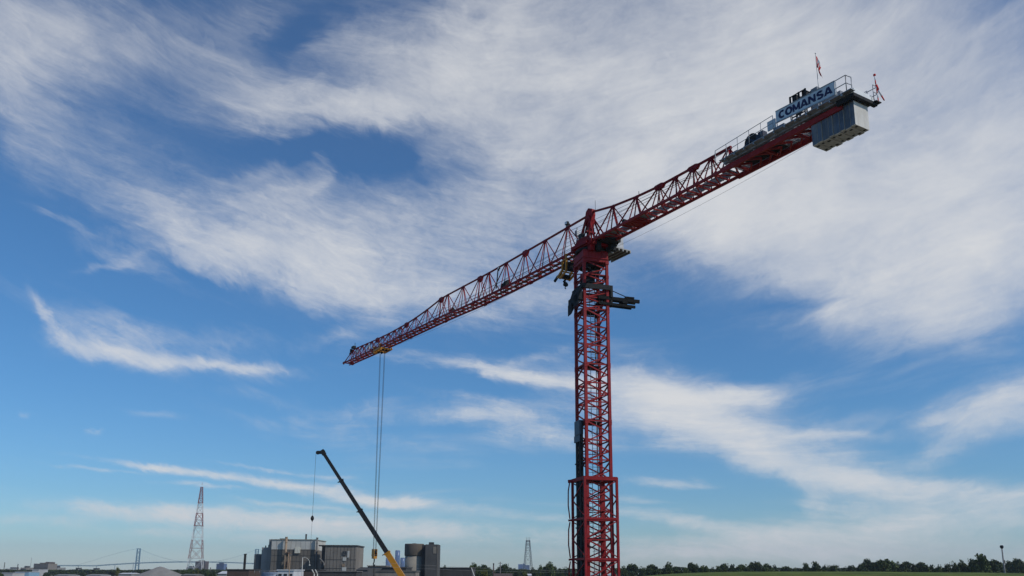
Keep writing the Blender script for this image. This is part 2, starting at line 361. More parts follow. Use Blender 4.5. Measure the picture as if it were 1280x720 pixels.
for k in range(7):
    z0, z1 = JOINTS[k], JOINTS[k + 1]
    mb = MB(); lattice_faces(mb, MW, z0, z1, 3, .27, .115)
    for x in (-MW, MW):                                   # splice collars
        for y in (-MW, MW): mb.box((x, y, z1 - .12), (.31, .31, .3)); mb.box((x, y, z0 + .12), (.31, .31, .24))
    # gusset plates
    for i in range(3):
        zz = z0 + (z1 - z0) / 3 * (i + .03)
        for x, y in ((-MW + .2, -MW), (MW - .2, MW)): mb.box((x, y, zz), (.26, .13, .3))
    mb.build('mast_section', red if k > 2 else dred, crane, (0, 0, 0), MYAW)
    pl = MB()                                             # rest platform with hatch and rail at each joint
    pl.span(-MW + .16, .15, -MW + .2, MW - .2, z0 + .22, z0 + .27); pl.span(.15, MW - .16, .25, MW - .2, z0 + .22, z0 + .27)
    for y in (-MW + .25, MW - .25): pl.bar((-MW + .1, y, z0 + .15), (MW - .1, y, z0 + .15), .1, .14)
    for zz in (.75, 1.25): pl.bar((-MW + .3, -MW + .3, z0 + zz), (MW - .3, -MW + .3, z0 + zz), .035)
    pl.build('rest_platform', dark, crane, (0, 0, 0), MYAW)
    ld = MB(); lx = -.35 + (.5 if k % 2 else 0)
    for dx in (-.22, .22): ld.bar((lx + dx, .15, z0 + .27), (lx + dx, .15, z1 + .2), .04, .05)
    zz = z0 + .5
    while zz < z1: ld.bar((lx - .22, .15, zz), (lx + .22, .15, zz), .03); zz += .3
    for zz in (1.6, 2.6, 3.6, 4.6):
        for t in range(5):
            a0 = math.pi * t / 5; a1 = math.pi * (t + 1) / 5
            ld.bar((lx - .36 * math.cos(a0), .15 - .6 * math.sin(a0), z0 + zz), (lx - .36 * math.cos(a1), .15 - .6 * math.sin(a1), z0 + zz), .03)
    ld.build('ladder', steel, crane, (0, 0, 0), MYAW)
fb = MB(); fb.span(-3.2, 3.2, -3.2, 3.2, 0, 1.3)
fb.build('foundation_block', concrete, crane, (0, 0, 0), MYAW)
for x in (-MW, MW):
    for y in (-MW, MW):
        fa = MB(); fa.bar((x, y, 1.3), (x, y, 1.75), .3); fa.box((x, y, 1.33), (.6, .6, .05)); fa.build('foundation_anchor', dred, crane, (0, 0, 0), MYAW)
# power cable clipped down the inside of the mast
pc = MB(); pc.path([(.75, .9, 1.8), (.78, .92, 20), (.74, .9, 40)], .045)
pc.build('power_cable', black, crane, (0, 0, 0), MYAW)

# outer climbing frame round the lower mast ------------------------------
OW = 1.6
cf = MB(); zt_ = [18.55, 14.85, 11.2, 7.5, 4.0]
for x, y in ((-OW, -OW), (OW, -OW), (OW, OW), (-OW, OW)): cf.bar((x, y, 3.9), (x, y, 18.66), .21)
for i, z in enumerate(zt_):
    tk = .34 if i == 0 else .2
    for (a, b) in (((-OW, -OW), (OW, -OW)), ((OW, -OW), (OW, OW)), ((OW, OW), (-OW, OW)), ((-OW, OW), (-OW, -OW))):
        cf.bar((*a, z), (*b, z), .2, tk)
    # outriggers that stand out on the left
    cf.bar((-OW, OW, z), (-OW - .42, OW + .12, z - .05), .16, tk * .9)
    cf.bar((-OW, -OW, z), (-OW - .1, OW + .25, z - .02), .14, .14)
    cf.bar((-OW - .05, -OW - .02, z - .15), (OW, -OW - .02, z - .15), .06, .16)
for z1_, z0_ in zip(zt_[:-1], zt_[1:]):
    zm = (z1_ + z0_) / 2
    for (a, b) in (((-OW, -OW), (OW, -OW)), ((OW, -OW), (OW, OW)), ((OW, OW), (-OW, OW)), ((-OW, OW), (-OW, -OW))):
        cf.bar((*a, zm), (*b, z1_ - .2), .09); cf.bar((*a, zm), (*b, z0_ + .15), .09)
cf.build('climbing_frame', red, crane, (0, 0, 0), MYAW)
# braces bowed outward on the left of the frame
br = MB()
for z1_, z0_ in zip(zt_[:-1], zt_[1:]):
    zm = (z1_ + z0_) / 2
    br.path([(-OW - .3, OW, z1_ - .2), (-OW - .42, OW + .05, zm + .9), (-OW - .44, OW + .05, zm - .5), (-OW - .3, OW, z0_ + .1)], .06)
br.build('frame_brace', dred, crane, (0, 0, 0), MYAW)
hj = MB()                                                   # hydraulic jacks and casing on the left face
hj.span(-MW - .40, -MW - .14, -.65, -.2, 9.6, 22.9); hj.span(-MW - .36, -MW - .14, .4, .75, 6, 22.9)
hj.tube((-MW - .36, .1, 5), (-MW - .36, .1, 22.8), .07); hj.tube((-MW - .3, -.95, 12), (-MW - .3, -.95, 24), .06)
for z in (11, 14, 17, 20): hj.span(-MW - .42, -MW - .12, -.75, .85, z, z + .12)
hj.build('hydraulic_jack', dark, crane, (0, 0, 0), MYAW)
hb = MB(); hb.span(-MW - .56, -MW - .16, -.8, .5, 22.75, 24.1); hb.span(-MW - .48, -MW - .16, -.65, .85, 22.1, 22.75)
hb.build('jack_housing', mat('blue_grey_paint', (.06, .08, .11), .5, 0, .2, 3), crane, (0, 0, 0), MYAW)

# climbing collar near the top ----------------------------------------------
cc = MB(); CW = MW + .22
for z, tk in ((37.35, .48),):
    for (a, b) in (((-CW, -CW), (CW, -CW)), ((CW, -CW), (CW, CW)), ((CW, CW), (-CW, CW)), ((-CW, CW), (-CW, -CW))):
        cc.bar((*a, z), (*b, z), .18, tk)
cc.box((CW + .16, -CW + .2, 37.0), (.24, .5, 1.2)); cc.box((CW + .18, -CW + .3, 36.1), (.22, .45, 1.2))
cc.box((CW + .1, CW - .2, 36.6), (.2, .4, 1.8))
cc.prism([(-CW - .05, CW, 37.55), (-CW - .05, CW, 35.9), (-CW - .55, CW, 34.9), (-CW - .55, CW, 36.0)], (0, -1.0, 0))
cc.prism([(-CW - .05, 0, 37.5), (-CW - .05, 0, 35.9), (-CW - .5, 0, 35.4), (-CW - .5, 0, 36.6)], (0, -1.3, 0))
cc.build('climbing_collar', dark, crane, (0, 0, 0), MYAW)
cp = MB(); 
cp.span(-CW - .5, -CW - .02, -CW, CW, 35.9, 35.98); cp.span(-CW - .5, -CW - .44, -CW, CW, 35.98, 36.6)
cp.build('collar_platform', dark, crane, (0, 0, 0), MYAW)
lb = MB()                                                   # loading beams that stick out on the right
for y, z, x1b in ((-CW + .15, 36.35, 4.6), (-CW + .75, 36.4, 4.4)): lb.bar((.2, y, z), (x1b, y, z - .08), .2, .34)
for y, z, x1b in ((-CW + .1, 35.75, 4.1), (-CW + .7, 35.8, 3.95)): lb.bar((.2, y, z), (x1b, y, z - .1), .18, .26)
lb.box((3.0, -CW + .4, 36.05), (.6, .9, .3)); lb.box((3.6, -CW + .35, 36.6), (.9, .5, .16))
lb.tube((CW, -CW + .3, 37.3), (3.5, -CW + .3, 36.6), .045)
lb.tube((CW + .3, -CW + .3, 36.1), (2.4, -CW + .3, 36.1), .1)
lb.build('monorail_beam', mat('oily_black_steel', (.010, .011, .012), .75, 0, .3, 3, spec=.1), crane, (0, 0, 0), MYAW)

# inside the top of the mast: slewing gear below the turntable
tm = MB()
tm.span(-MW + .2, MW - .2, -MW + .3, MW - .3, 36.35, 36.5); tm.span(-.9, .2, -.5, .7, 36.5, 37.6); tm.box((.5, 0, 37.9), (.5, .6, .7))
tm.tube((-.6, -.8, 37.4), (.4, -.8, 37.6), .2); tm.bar((-1, -.9, 38), (1, -.9, 37.0), .1); tm.span(-1, 1, -.95, .8, 38.15, 38.3)
tm.build('service_platform', dark, crane, (0, 0, 1.55), MYAW)
tt = MB()                                                   # solid turntable box, chamfered below
T = MW + .12
for z0, z1, a, b in ((40.0, 40.3, MW + .1, T), (40.3, 41.05, T, T), (41.05, 41.22, T, T - .1)):
    bb = len(tt.v)
    for z, r_ in ((z0, a), (z1, b)):
        for x, y in ((-r_, -r_), (r_, -r_), (r_, r_), (-r_, r_)): tt.v.append(Vector((x, y, z)))
    for f in ((3, 2, 1, 0), (4, 5, 6, 7), (0, 1, 5, 4), (1, 2, 6, 5), (2, 3, 7, 6), (3, 0, 4, 7)): tt.face([bb + i for i in f])
for x in (-.7, 0, .7): tt.box((x, -T - .03, 40.65), (.07, .06, .7))
tt.box((0, -T - .04, 40.35), (2 * T, .08, .1)); tt.box((-T - .04, 0, 40.35), (.08, 2 * T, .1))
lattice_faces(tt, MW, 38.6, 40.05, 1, .26, .1)
for x in (-MW, MW):
    for y in (-MW, MW): tt.box((x, y, 39.95), (.36, .36, .3))
tt.build('turntable', red, crane, (0, 0, 0), MYAW)
sr = MB(); sr.lathe((0, 0, 41.22), [(1.3, 0), (1.52, .02), (1.55, .22), (1.4, .24), (1.4, .32)], 36)
sr.build('slewing_ring', dark, crane, (0, 0, 0), MYAW)
# slewing platform (turns with the jib) and head tower
sp = MB()
sp.span(-1.75, 1.65, -1.25, 1.25, 41.6, 42.15); sp.span(-1.3, 1.3, -1.5, 1.5, 41.72, 42.05)
for s_ in (-1, 1):
    sp.prism([K(-1.4, s_ * 1.05, 42.15), K(1.4, s_ * 1.05, 42.15), K(.9, s_ * 1.05, 42.75), K(-.9, s_ * 1.05, 42.75)], (0, .12 * s_, 0))
sp.box((1.5, 0, 41.2), (.5, 1.2, .8)); sp.box((-1.3, .9, 41.3), (.5, .5, .6))
sp.build('slewing_platform', red, crane)
hd = MB()
for s_ in (-1, 1):
    for o_ in (-1, 1): hd.bar(K(s_ * .95, o_ * .9, 42.1), K(s_ * .22, o_ * .25, 45.0), .17)
hd.prism([K(-.55, -.22, 45.9), K(-.62, -.22, 45.3), K(-.3, -.22, 43.9), K(.35, -.22, 43.9), K(.6, -.22, 45.2), K(.4, -.22, 45.9), K(0, -.22, 46.15)], (0, -.44, 0))
hd.box(K(0, 0, 43.55), (.4, 1.1, .16))
hd.build('tower_head', red, crane)
hp = MB()
for s_, o_ in ((.7, -.35), (.45, .1), (.85, .4), (-.2, -.5), (-.5, .3)): hp.path([K(s_, o_, 42.2), K(s_ * .8 + .1, o_ * .9, 43.2), K(s_ * .5, o_ * .6, 44.2)], .075)
hp.box(K(.55, -.75, 42.9), (.5, .35, 1.0))
hp.build('hoist_hose', black, crane)

# jib -------------------------------------------------------------------
ZB = [(0, 41.95), (12, 42.0), (22, 42.22), (32, 42.72), (44, 43.1), (56, 43.45), (67, 43.9)]
ZT = [(0, 45.5), (20, 45.5), (31, 45.78), (33, 45.8), (37.4, 45.35), (41, 45.12), (44, 45.02), (50, 45.05), (57, 45.35), (63, 45.72), (65.5, 45.75)]
HWJ = .78
def zb(s): return interp(s, ZB)
def zt(s): return interp(s, ZT)
APEX = [.5, 3.9, 8.1, 12.2, 16.3, 20.4, 22.6, 26.9, 31.2, 33.1, 37.4, 41.0, 44.1, 46.1, 48.2, 50.4, 52.6, 54.8, 57.0, 59.0, 61.0, 63.0, 65.0]
SPL = [.5, 12.2, 22.6, 33.1, 44.1, 54.8, 67.0]
def bot_nodes():
    n_ = [1.2]
    for a, b in zip(APEX[1:-1], APEX[2:]): n_.append((a + b) / 2)
    return n_ + [66.9]
BOT = bot_nodes()
for k in range(len(SPL) - 1):
    a, b = SPL[k], SPL[k + 1]; mb = MB()
    big = max(0.0, 1 - k * .13); tw = .17 * (.75 + .25 * big); bw = .17 * (.8 + .2 * big); dg = .085 * (.8 + .2 * big)
    aps = [x for x in APEX if a - .01 <= x <= b + .01]
    # chords follow the nodes
    pts = [a] + [x for x in aps if a < x < b] + [min(b, 65.2)]
    for p, q_ in zip(pts[:-1], pts[1:]): mb.bar(K(p, 0, zt(p)), K(q_, 0, zt(q_)), tw)
    bp = [a] + [x for x in BOT if a < x < b] + [b]
    for o_ in (-HWJ, HWJ):
        for p, q_ in zip(bp[:-1], bp[1:]): mb.bar(K(p, o_, zb(p)), K(q_, o_, zb(q_)), bw, bw * 1.25)
    for i, x in enumerate(APEX):
        if not (a - .01 <= x < b - .01): continue
        l_ = BOT[i - 1] if i else None; r_ = BOT[i] if i < len(BOT) else None
        for o_ in (-HWJ, HWJ):
            if r_ and r_ < 67.1: mb.bar(K(x + .1, o_ * .08, zt(x) - .05), K(r_, o_, zb(r_)), dg)
            if l_: mb.bar(K(x - .1, o_ * .08, zt(x) - .05), K(l_, o_, zb(l_)), dg)
            mb.bar(K(x, o_ * .08, zt(x) - .05), K(x + .05, o_, zb(x)), dg * .85)
        mb.box(K(x, 0, zt(x) - .05), (.5, .2, .26))
    # bottom lacing
    nb = int(round((b - a) / 1.15)); st = (b - a) / nb
    for i in range(nb):
        p = a + st * i; q_ = p + st; sgn = 1 if i % 2 else -1
        mb.bar(K(p, -HWJ, zb(p) - .01), K(p, HWJ, zb(p) - .01), .1)
        mb.bar(K(p, -HWJ * sgn, zb(p) - .01), K(q_, HWJ * sgn, zb(q_) - .01), .075)
    # splice lugs
    mb.prism([K(b - .75, -.14, zt(b) + .02), K(b - .35, -.14, zt(b) + .16), K(b + .3, -.14, zt(b) + .16), K(b + .6, -.14, zt(b) - .02), K(b + .2, -.14, zt(b) - .55), K(b - .45, -.14, zt(b) - .5)], (0, -.28, 0)) if b < 60 else None
    for o_ in (-HWJ, HWJ): mb.box(K(b, o_, zb(b)), (.6, .24, .3))
    if k == len(SPL) - 2:
        mb.bar(K(65.2, 0, zt(65.2)), K(66.9, -HWJ, zb(66.9)), .1); mb.bar(K(65.2, 0, zt(65.2)), K(66.9, HWJ, zb(66.9)), .1)
        mb.bar(K(66.95, -HWJ, zb(67)), K(66.95, HWJ, zb(67)), .16)
        for o_ in (-HWJ, HWJ): mb.bar(K(66.9, o_, zb(67)), K(67.9, o_ * .6, zb(67) - .05), .12)
    mb.build('jib_section', red, crane)
jw = MB()                                                  # walkway inside the jib
for p in range(1, 66, 2): jw.box(K(p + .95, .15, (zb(p) + zb(p + 2)) / 2 + .1), (1.9, .42, .04), 0, -math.atan2(zb(p + 2) - zb(p), 2))
jw.build('jib_walkway', grate, crane)
jr = MB()
for o_, dz in ((-.62, 1.0), (-.66, .6), (.35, 1.1)):
    for p in range(1, 44, 3): jr.tube(K(p, o_, zb(p) + dz), K(p + 3, o_, zb(p + 3) + dz), .018, 5)
jr.build('safety_line', rope_m, crane)
tr = MB()                                                  # trolley ropes below and in the jib
for o_, z0, z1 in ((-.2, -.2, .15), (.2, -.15, .2)): tr.tube(K(1.5, o_, zb(1) + z0), K(66, o_, zb(66) + z1), .02, 5)
def sag(s0, s1, dz, o_, a0, a1, n_=16):
    return [K(s0 + (s1 - s0) * t / n_, o_, (a0 + (a1 - a0) * t / n_) - dz * 4 * (t / n_) * (1 - t / n_)) for t in range(n_ + 1)]
tr.path(sag(2, 52, .6, .3, 41.7, 43.1), .013, 5)
tr.path(sag(-26, 2, .4, 1.05, 41.75, 41.5), .010, 5)
tr.build('trolley_rope', rope_m, crane)
# hoist rope in the truss
hr = MB()
for o_, dz in ((.05, 1.25), (-.1, 1.6), (.12, 2.0), (-.05, 2.4)): hr.tube(K(-19, o_, 43.4), K(4.2, o_, 42.6 + dz), .017, 5)
for o_, dz in ((.05, .75), (-.1, 1.15)): hr.tube(K(3.9, o_, zb(4) + dz + .3), K(53, o_, zb(53) + dz * .4), .018, 5)
hr.build('hoist_rope', rope_m, crane)
# items on the jib
def lamp(s, o, z, big=1.0, name='floodlight'):
    m_ = MB(); m_.box(K(s, o, z), (.42 * big, .3 * big, .34 * big)); m_.bar(K(s, o, z - .5 * big), K(s, o, z), .07)
    f_ = m_.build(name, dark, crane)
    l_ = MB(); l_.box(K(s - .0, o - .16 * big, z), (.36 * big, .03, .28 * big)); l_.build('lens', lampglass, f_)
    return f_
lamp(3.9, -.1, 45.95, .95); lamp(4.2, .25, 45.9)
lamp(17.0, -.6, 44.95, .7)
eq = MB(); eq.box(K(2.9, .5, 44.6), (.35, .35, .6)); eq.box(K(2.7, .5, 43.6), (.35, .35, .5)); eq.tube(K(2.9, .5, 43), K(2.9, .5, 45.2), .07)
eq.build('dynamometer', steel, crane)
e2 = MB(); e2.box(K(16.0, -.3, 42.6), (1.1, .6, .45)); e2.tube(K(15.5, -.2, 42.95), K(16.3, -.2, 42.95), .22, 12); e2.bar(K(17.6, -.6, 42.6), K(17.2, -.6, 44.9), .1); e2.bar(K(17.2, -.6, 44.9), K(17.0, -.6, 44.9), .08)
e2.build('trolley_winch', dark, crane)
e3 = MB(); e3.box(K(29.3, -.3, 43.0), (.8, .5, .35)); e3.tube(K(29, -.3, 43.25), K(29.6, -.3, 43.25), .15, 10); e3.build('service_winch', dark, crane)
e4 = MB(); e4.box(K(64.9, 0, 46.2), (.9, .5, .35)); e4.box(K(65.4, -.2, 45.7), (.35, .35, .5)); e4.tube(K(64.6, .1, 45.9), K(64.6, .1, 46.9), .04); e4.box(K(65.8, -.2, 45.3), (.4, .2, .3))
e4.build('tip_anchorage', dark, crane)
for s_ in (57.4, 62.3): MB().box(K(s_, -.35, zb(s_) + 1.0), (.9, .08, .8)).build('jib_plate', white, crane)

# trolleys --------------------------------------------------------------
def trolley(s, z, full, parent):
    t = empty('trolley', K(s, 0, 0), 0, parent)
    f = MB()
    for o_ in (-.95, .95):
        f.bar((-1.25, o_, z - .32), (1.25, o_, z - .32), .14, .26)
        for x in (-1.1, 1.1): f.bar((x, o_, z - .4), (x, o_, z + .32), .12); f.tube((x, o_ - .12, z + .22), (x, o_ + .12, z + .22), .16, 12)
    for x in (-1.25, -.45, .45, 1.25): f.bar((x, -.95, z - .36), (x, .95, z - .36), .12, .2)
    f.bar((-1.25, -.95, z - .4), (1.25, .95, z - .4), .08); f.bar((-1.6, -.9, z - .45), (-1.25, -.9, z - .1), .1)
    f.box((1.5, .6, z - .35), (.5, .5, .5))
    f.build('trolley_frame', yellow, t)
    for x in (-.85, .85):
        for o_ in (-.25, .25): MB().tube((x, o_ - .05, z - .45), (x, o_ + .05, z - .45), .27, 16).build('sheave', dark, t)
    return t
t_out = trolley(52.6, zb(52.6) - .05, True, crane)
# parked second trolley with its auxiliary hook, close to the mast
t2 = empty('service_trolley', K(3.05, 0, 0), 0, crane)
f = MB()
for o_ in (-1.0, .2):
    f.bar((-.6, -o_, 41.4), (.8, -o_, 41.2), .16, .22); f.bar((-.3, -o_, 41.4), (-.25, -o_, 42.3), .16, .2); f.bar((.6, -o_, 41.3), (.75, -o_, 39.5), .18, .24)
    f.bar((.75, -o_, 39.6), (2.0, -o_, 38.7), .2, .34); f.bar((-.4, -o_, 41.3), (-.2, -o_, 38.9), .18, .22); f.bar((-.2, -o_, 39.1), (1.5, -o_, 38.4), .16, .3)
for x, z in ((-.3, 42.2), (.6, 41.3), (.8, 39.5), (1.9, 38.75), (-.2, 39.0)): f.bar((x, 1.0, z), (x, -.2, z), .16, .22)
f.build('trolley_frame', yellow, t2)
f = MB(); f.box((.4, .35, 40.4), (.9, 1.0, 1.3)); f.tube((1.3, .9, 38.9), (1.3, -.1, 38.9), .38, 14); f.bar((2.0, .95, 39.0), (3.0, .95, 38.35), .16, .42); f.tube((-.1, .8, 39.7), (-.1, -.2, 39.7), .33, 12)
f.bar((2.0, -.1, 39.0), (2.8, -.1, 38.5), .12, .3)
f.build('trolley_machinery', dark, t2)
f = MB(); f.tube((1.15, .4, 38.4), (1.15, .4, 37.75), .04, 6); f.lathe((1.15, .4, 37.0), [(.08, 0), (.27, .15), (.3, .45), (.2, .75), (.06, .85)], 12)
hk = [(1.15 + .17 * math.sin(t), .4, 36.78 - .17 * math.cos(t)) for t in [x * .5 for x in range(-1, 7)]]
f.path([(1.15, .4, 37.05)] + hk[::-1][2:], .055)
f.build('hook_ball', dark, t2)

for c_ in kids(t2):
    for v in c_.data.vertices: v.co.x *= .66; v.co.z = 41.6 - (41.6 - v.co.z) * .60
# load ropes and hook block ------------------------------------------------
HZ = 12.4; HS = 52.6
lr = MB(); zr = zb(HS) - .5
for s0, s1, in ((-.85, -.42), (.85, .42)):
    for o_ in (-.25, .25): lr.tube(K(HS + s0, o_ * .25, zr), K(HS + s1, o_ * .2, HZ + .5), .026, 6, caps=False)
lr.build('load_rope', rope_m, crane)
hkb = empty('hook_block', K(HS, 0, 0), 0, crane)
f = MB()
for y in (-.2, .2):
    f.prism([(-.48, y, HZ - .15), (-.42, y, HZ + .75), (.42, y, HZ + .75), (.48, y, HZ - .15), (.25, y, HZ - .55), (-.25, y, HZ - .55)], (0, .06 if y > 0 else -.06, 0))
f.box((0, 0, HZ - .45), (.8, .5, .35)); f.box((0, 0, HZ + .62), (.7, .42, .1))
f.build('block_cheek', yellow, hkb)
for x in (-.22, .22): MB().tube((x, -.18, HZ + .3), (x, .18, HZ + .3), .22, 16).build('sheave', dark, hkb)
f = MB(); f.tube((0, 0, HZ - .6), (0, 0, HZ - 1.15), .09); hk = [(.26 * math.sin(t), 0, HZ - 1.4 - .26 * math.cos(t)) for t in [x * .45 for x in range(-3, 7)]]
f.path([(0, 0, HZ - 1.1)] + hk[::-1], .085); f.path([(0, 0, HZ - 1.6), (-.04, 0, HZ - 2.6), (.02, 0, HZ - 4.2)], .05)
f.build('hook', dark, hkb)

# counter-jib ---------------------------------------------------------------
HC = .95; ZC = 42.0
CAP = [-.1, -3.7, -7.2, -10.4, -12.6, -14.8, -17.0, -19.0]
CZT = [(-19.2, 44.3), (-10.4, 44.38), (-7.2, 44.6), (-3.7, 45.0), (-.1, 45.7)]
def czt(s): return interp(s, CZT)
mb = MB()
for a, b in zip(CAP[:-1], CAP[1:]): mb.bar(K(a, 0, czt(a)), K(b, 0, czt(b)), .17)
for a in (-7.2, -12.6): pass
for s_ in (-10.4, -14.8):
    mb.prism([K(s_ - .8, -.13, czt(s_) + .04), K(s_ - .4, -.13, czt(s_) + .17), K(s_ + .4, -.13, czt(s_) + .17), K(s_ + .8, -.13, czt(s_)), K(s_ + .3, -.13, czt(s_) - .3), K(s_ - .5, -.13, czt(s_) - .3)], (0, -.3, 0))
for i, x in enumerate(CAP[1:]):
    prev = CAP[i]; nxt = CAP[i + 2] if i + 2 < len(CAP) else x - 2.2
    for o_ in (-HC, HC):
        mb.bar(K(x, o_ * .08, czt(x) - .05), K((x + prev) / 2, o_, ZC), .10); mb.bar(K(x, o_ * .08, czt(x) - .05), K((x + nxt) / 2, o_, ZC), .10)
        mb.bar(K(x, o_ * .08, czt(x) - .05), K(x, o_, ZC), .08)
    mb.box(K(x, 0, czt(x) - .05), (.5, .2, .26))
for o_ in (-HC, HC):
    mb.bar(K(-.1, o_ * .25, 45.3), K(-1.9, o_, ZC), .13)
mb.build('counter_jib_truss', red, crane)
mb = MB()
for o_ in (-HC, HC): mb.bar(K(-1.2, o_, ZC), K(-19.2, o_, ZC), .17, .22)
for o_ in (-HC, HC):
    mb.bar(K(-19.0, o_, ZC), K(-30.5, o_, ZC), .2, .42)
for i in range(17):
    p = -1.6 - 1.1 * i; q_ = p - 1.1; sg = 1 if i % 2 else -1
    mb.bar(K(p, -HC, ZC), K(p, HC, ZC), .11, .13); mb.bar(K(p, -HC * sg, ZC), K(q_, HC * sg, ZC), .085)
for i in range(8):
    p = -20.3 - 1.0 * i; q_ = p - 1.0; sg = 1 if i % 2 else -1
    mb.bar(K(p, -HC, ZC - .05), K(q_, 0, ZC - .05), .12, .16); mb.bar(K(q_, 0, ZC - .05), K(p, HC, ZC - .05), .12, .16)
    if i % 3 == 0: mb.bar(K(p, -HC, ZC - .02), K(p, HC, ZC - .02), .14, .2)
for s_ in (-27.6, -30.4): mb.bar(K(s_, -HC, ZC), K(s_, HC, ZC), .2, .3)
mb.build('counter_jib_frame', red, crane)
# solid panel and gratings under the counter-jib
mb = MB()
mb.span(-7.9, -6.3, -HC + .1, HC - .1, ZC + .0, ZC + .03)
mb.build('infill_plate', red, crane)
mb = MB()
for i in range(14): mb.box(K(-10.4, -.3 + i * .075, ZC + .16), (17.8, .022, .035))
for i in range(45): mb.bar(K(-1.6 - i * .4, -.34, ZC + .12), K(-1.6 - i * .4, .72, ZC + .12), .03)
for s_ in (-1.5, -5.5): mb.box(K(s_ - 1.7, -.1, ZC + .135), (3.3, 1.1, .01))
mb.build('counter_jib_walkway', grate, crane)
mb = MB()                                                  # machinery deck with side beams
for i in range(13): mb.box(K(-25.5, -1.0 + i * .16, ZC + .34), (12.2, .055, .06))
for i in range(30): mb.bar(K(-19.5 - i * .4, -1.1, ZC + .30), K(-19.5 - i * .4, 1.0, ZC + .30), .03)
mb.box(K(-25.45, -1.17, ZC + .48), (12.0, .12, .34)); mb.box(K(-25.45, 1.1, ZC + .48), (12.0, .12, .34))
for s_ in range(-31, -19): mb.box(K(s_, -1.38, ZC + .42), (.12, .5, .14))
mb.box(K(-25.6, -1.42, ZC + .52), (12.4, .46, .05))
mb.box(K(-29.2, 0, ZC + .62), (4.4, 2.15, .12))
mb.build('machinery_deck', steel, crane)
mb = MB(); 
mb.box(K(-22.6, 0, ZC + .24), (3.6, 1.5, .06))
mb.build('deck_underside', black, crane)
# railings
mb = MB()
def rail(mb, pts, hgt=1.15, step=1.3, r=.026):
    for a, b in zip(pts[:-1], pts[1:]):
        a = Vector(a); b = Vector(b); n_ = max(1, int(round((b - a).length / step)))
        for i in range(n_ + 1):
            p = a.lerp(b, i / n_); mb.tube(p, p + Vector((0, 0, hgt)), r, 5)
        for hh in (hgt, hgt * .52): mb.tube(a + Vector((0, 0, hh)), b + Vector((0, 0, hh)), r, 5)
zd = ZC + .56
rail(mb, [K(-18.9, -1.5, zd - .15), K(-25.0, -1.62, zd)], 1.25)
rail(mb, [K(-30.42, -1.5, zd), K(-31.35, -1.5, zd), K(-31.4, -.95, zd)], 1.25, 1.7, .034)
rail(mb, [K(-19.5, 1.35, zd), K(-31.0, 1.35, zd)], 1.15, 2.2)
rail(mb, [K(-30.9, 1.35, zd - .1), K(-31.8, 1.35, zd - .1), K(-31.8, .85, zd - .1)], 1.15, .9, .03)
mb.tube(K(-18.9, -1.5, zd + 1.1), K(-18.2, -.9, 43.2), .03, 5)
mb.build('guard_rail', steel, crane)
# end cap over the counterweights
mb = MB(); mb.box(K(-31.55, -.05, ZC + .52), (.26, 2.35, .3)); mb.box(K(-30.2, -.05, ZC + .78), (2.8, 2.0, .16))
mb.build('counterweight_cover', white, crane)
mb = MB(); mb.box(K(-31.62, -.05, ZC + .22), (.3, 2.6, .24)); mb.box(K(-30.9, -1.2, ZC + .2), (1.2, .18, .42)); mb.box(K(-31.75, 1.1, ZC + .3), (.5, .6, .06))
mb.build('hanger_beam', dark, crane)
# counterweight blocks: paired thick and thin slabs hung between the chords
s = -27.82; wth = [.50, .42, .52, .40, .52, .42, .46, .44]
for i, t_ in enumerate(wth):
    dz = [0, .04, -.03, .05, 0, .05, -.02, .03][i]
    a, b = s, s - t_ + (.10 if i % 2 else .05)
    oA, oB = -.92, .62
    zlo, zhi = 40.18 + dz, 42.02
    m_ = MB(); m_.cur = 0
    bb = len(m_.v)
    ch = .12
    prof = [(oA, zhi), (oA, zlo + .04), (oA + .05, zlo), (oB - .05, zlo), (oB, zlo + .04), (oB, zhi)]
    for ss in (a, b):
        for o_, z_ in prof: m_.v.append(K(ss, o_, z_))
    n_ = len(prof)
    m_.cur = 1; m_.face([bb + j for j in range(n_)]); m_.face([bb + n_ + j for j in reversed(range(n_))])
    for j in range(n_):
        k_ = (j + 1) % n_; m_.cur = {0: 0, 4: 0, 2: 2}.get(j, 1); m_.face([bb + j, bb + n_ + j, bb + n_ + k_, bb + k_])  # blue sides, pale ends and grey underside on each block
    # lifting recesses underneath, drawn as black blocks, their dark put into the colour
    m_.cur = 3
    for o_ in (-.6, .3): m_.box(K((a + b) / 2, o_, zlo - .005), (abs(a - b) * .5, .16, .03))
    m_.build('counterweight_block', [cwblue, cwend, concrete, black], crane)
    s -= t_
MB().box(K(-29.6, -.15, 41.1), (3.3, 1.15, 1.5)).build('gap_blocker', black, crane)  # added black box inside the stack, blocks light through the gaps
# sign board
sgn = empty('name_board', (0, 0, 0), 0, crane)
s0, s1 = -25.05, -30.35; oS = -1.32
zb0, zb1, zt0, zt1 = 43.28, 42.92, 44.2, 43.97
m_ = MB(); m_.prism([K(s0, oS, zb0), K(s1, oS, zb1), K(s1, oS, zt1), K(s0, oS, zt0)], (0, -.05, 0)); m_.build('panel', signm, sgn)
m_ = MB(); m_.bar(K(s0, oS - .01, zb0 - .03), K(s1, oS - .01, zb1 - .03), .08, .08); m_.bar(K(s0, oS, zt0), K(s1, oS, zt1), .07, .05)
for t in (0, .25, .5, .75, 1):
    ss = s0 + (s1 - s0) * t; m_.bar(K(ss, oS + .09, 42.5), K(ss, oS + .09, zt0 + (zt1 - zt0) * t - .05), .05)
m_.build('panel_frame', steel, sgn)
for t_ in (.2, .4, .6, .8):
    ss = s0 + (s1 - s0) * t_; m_ = MB().bar(K(ss, oS - .004, zb0 + (zb1 - zb0) * t_ + .04), K(ss, oS - .004, zt0 + (zt1 - zt0) * t_ - .04), .012, .006); m_.build('panel_seam', steel, sgn)
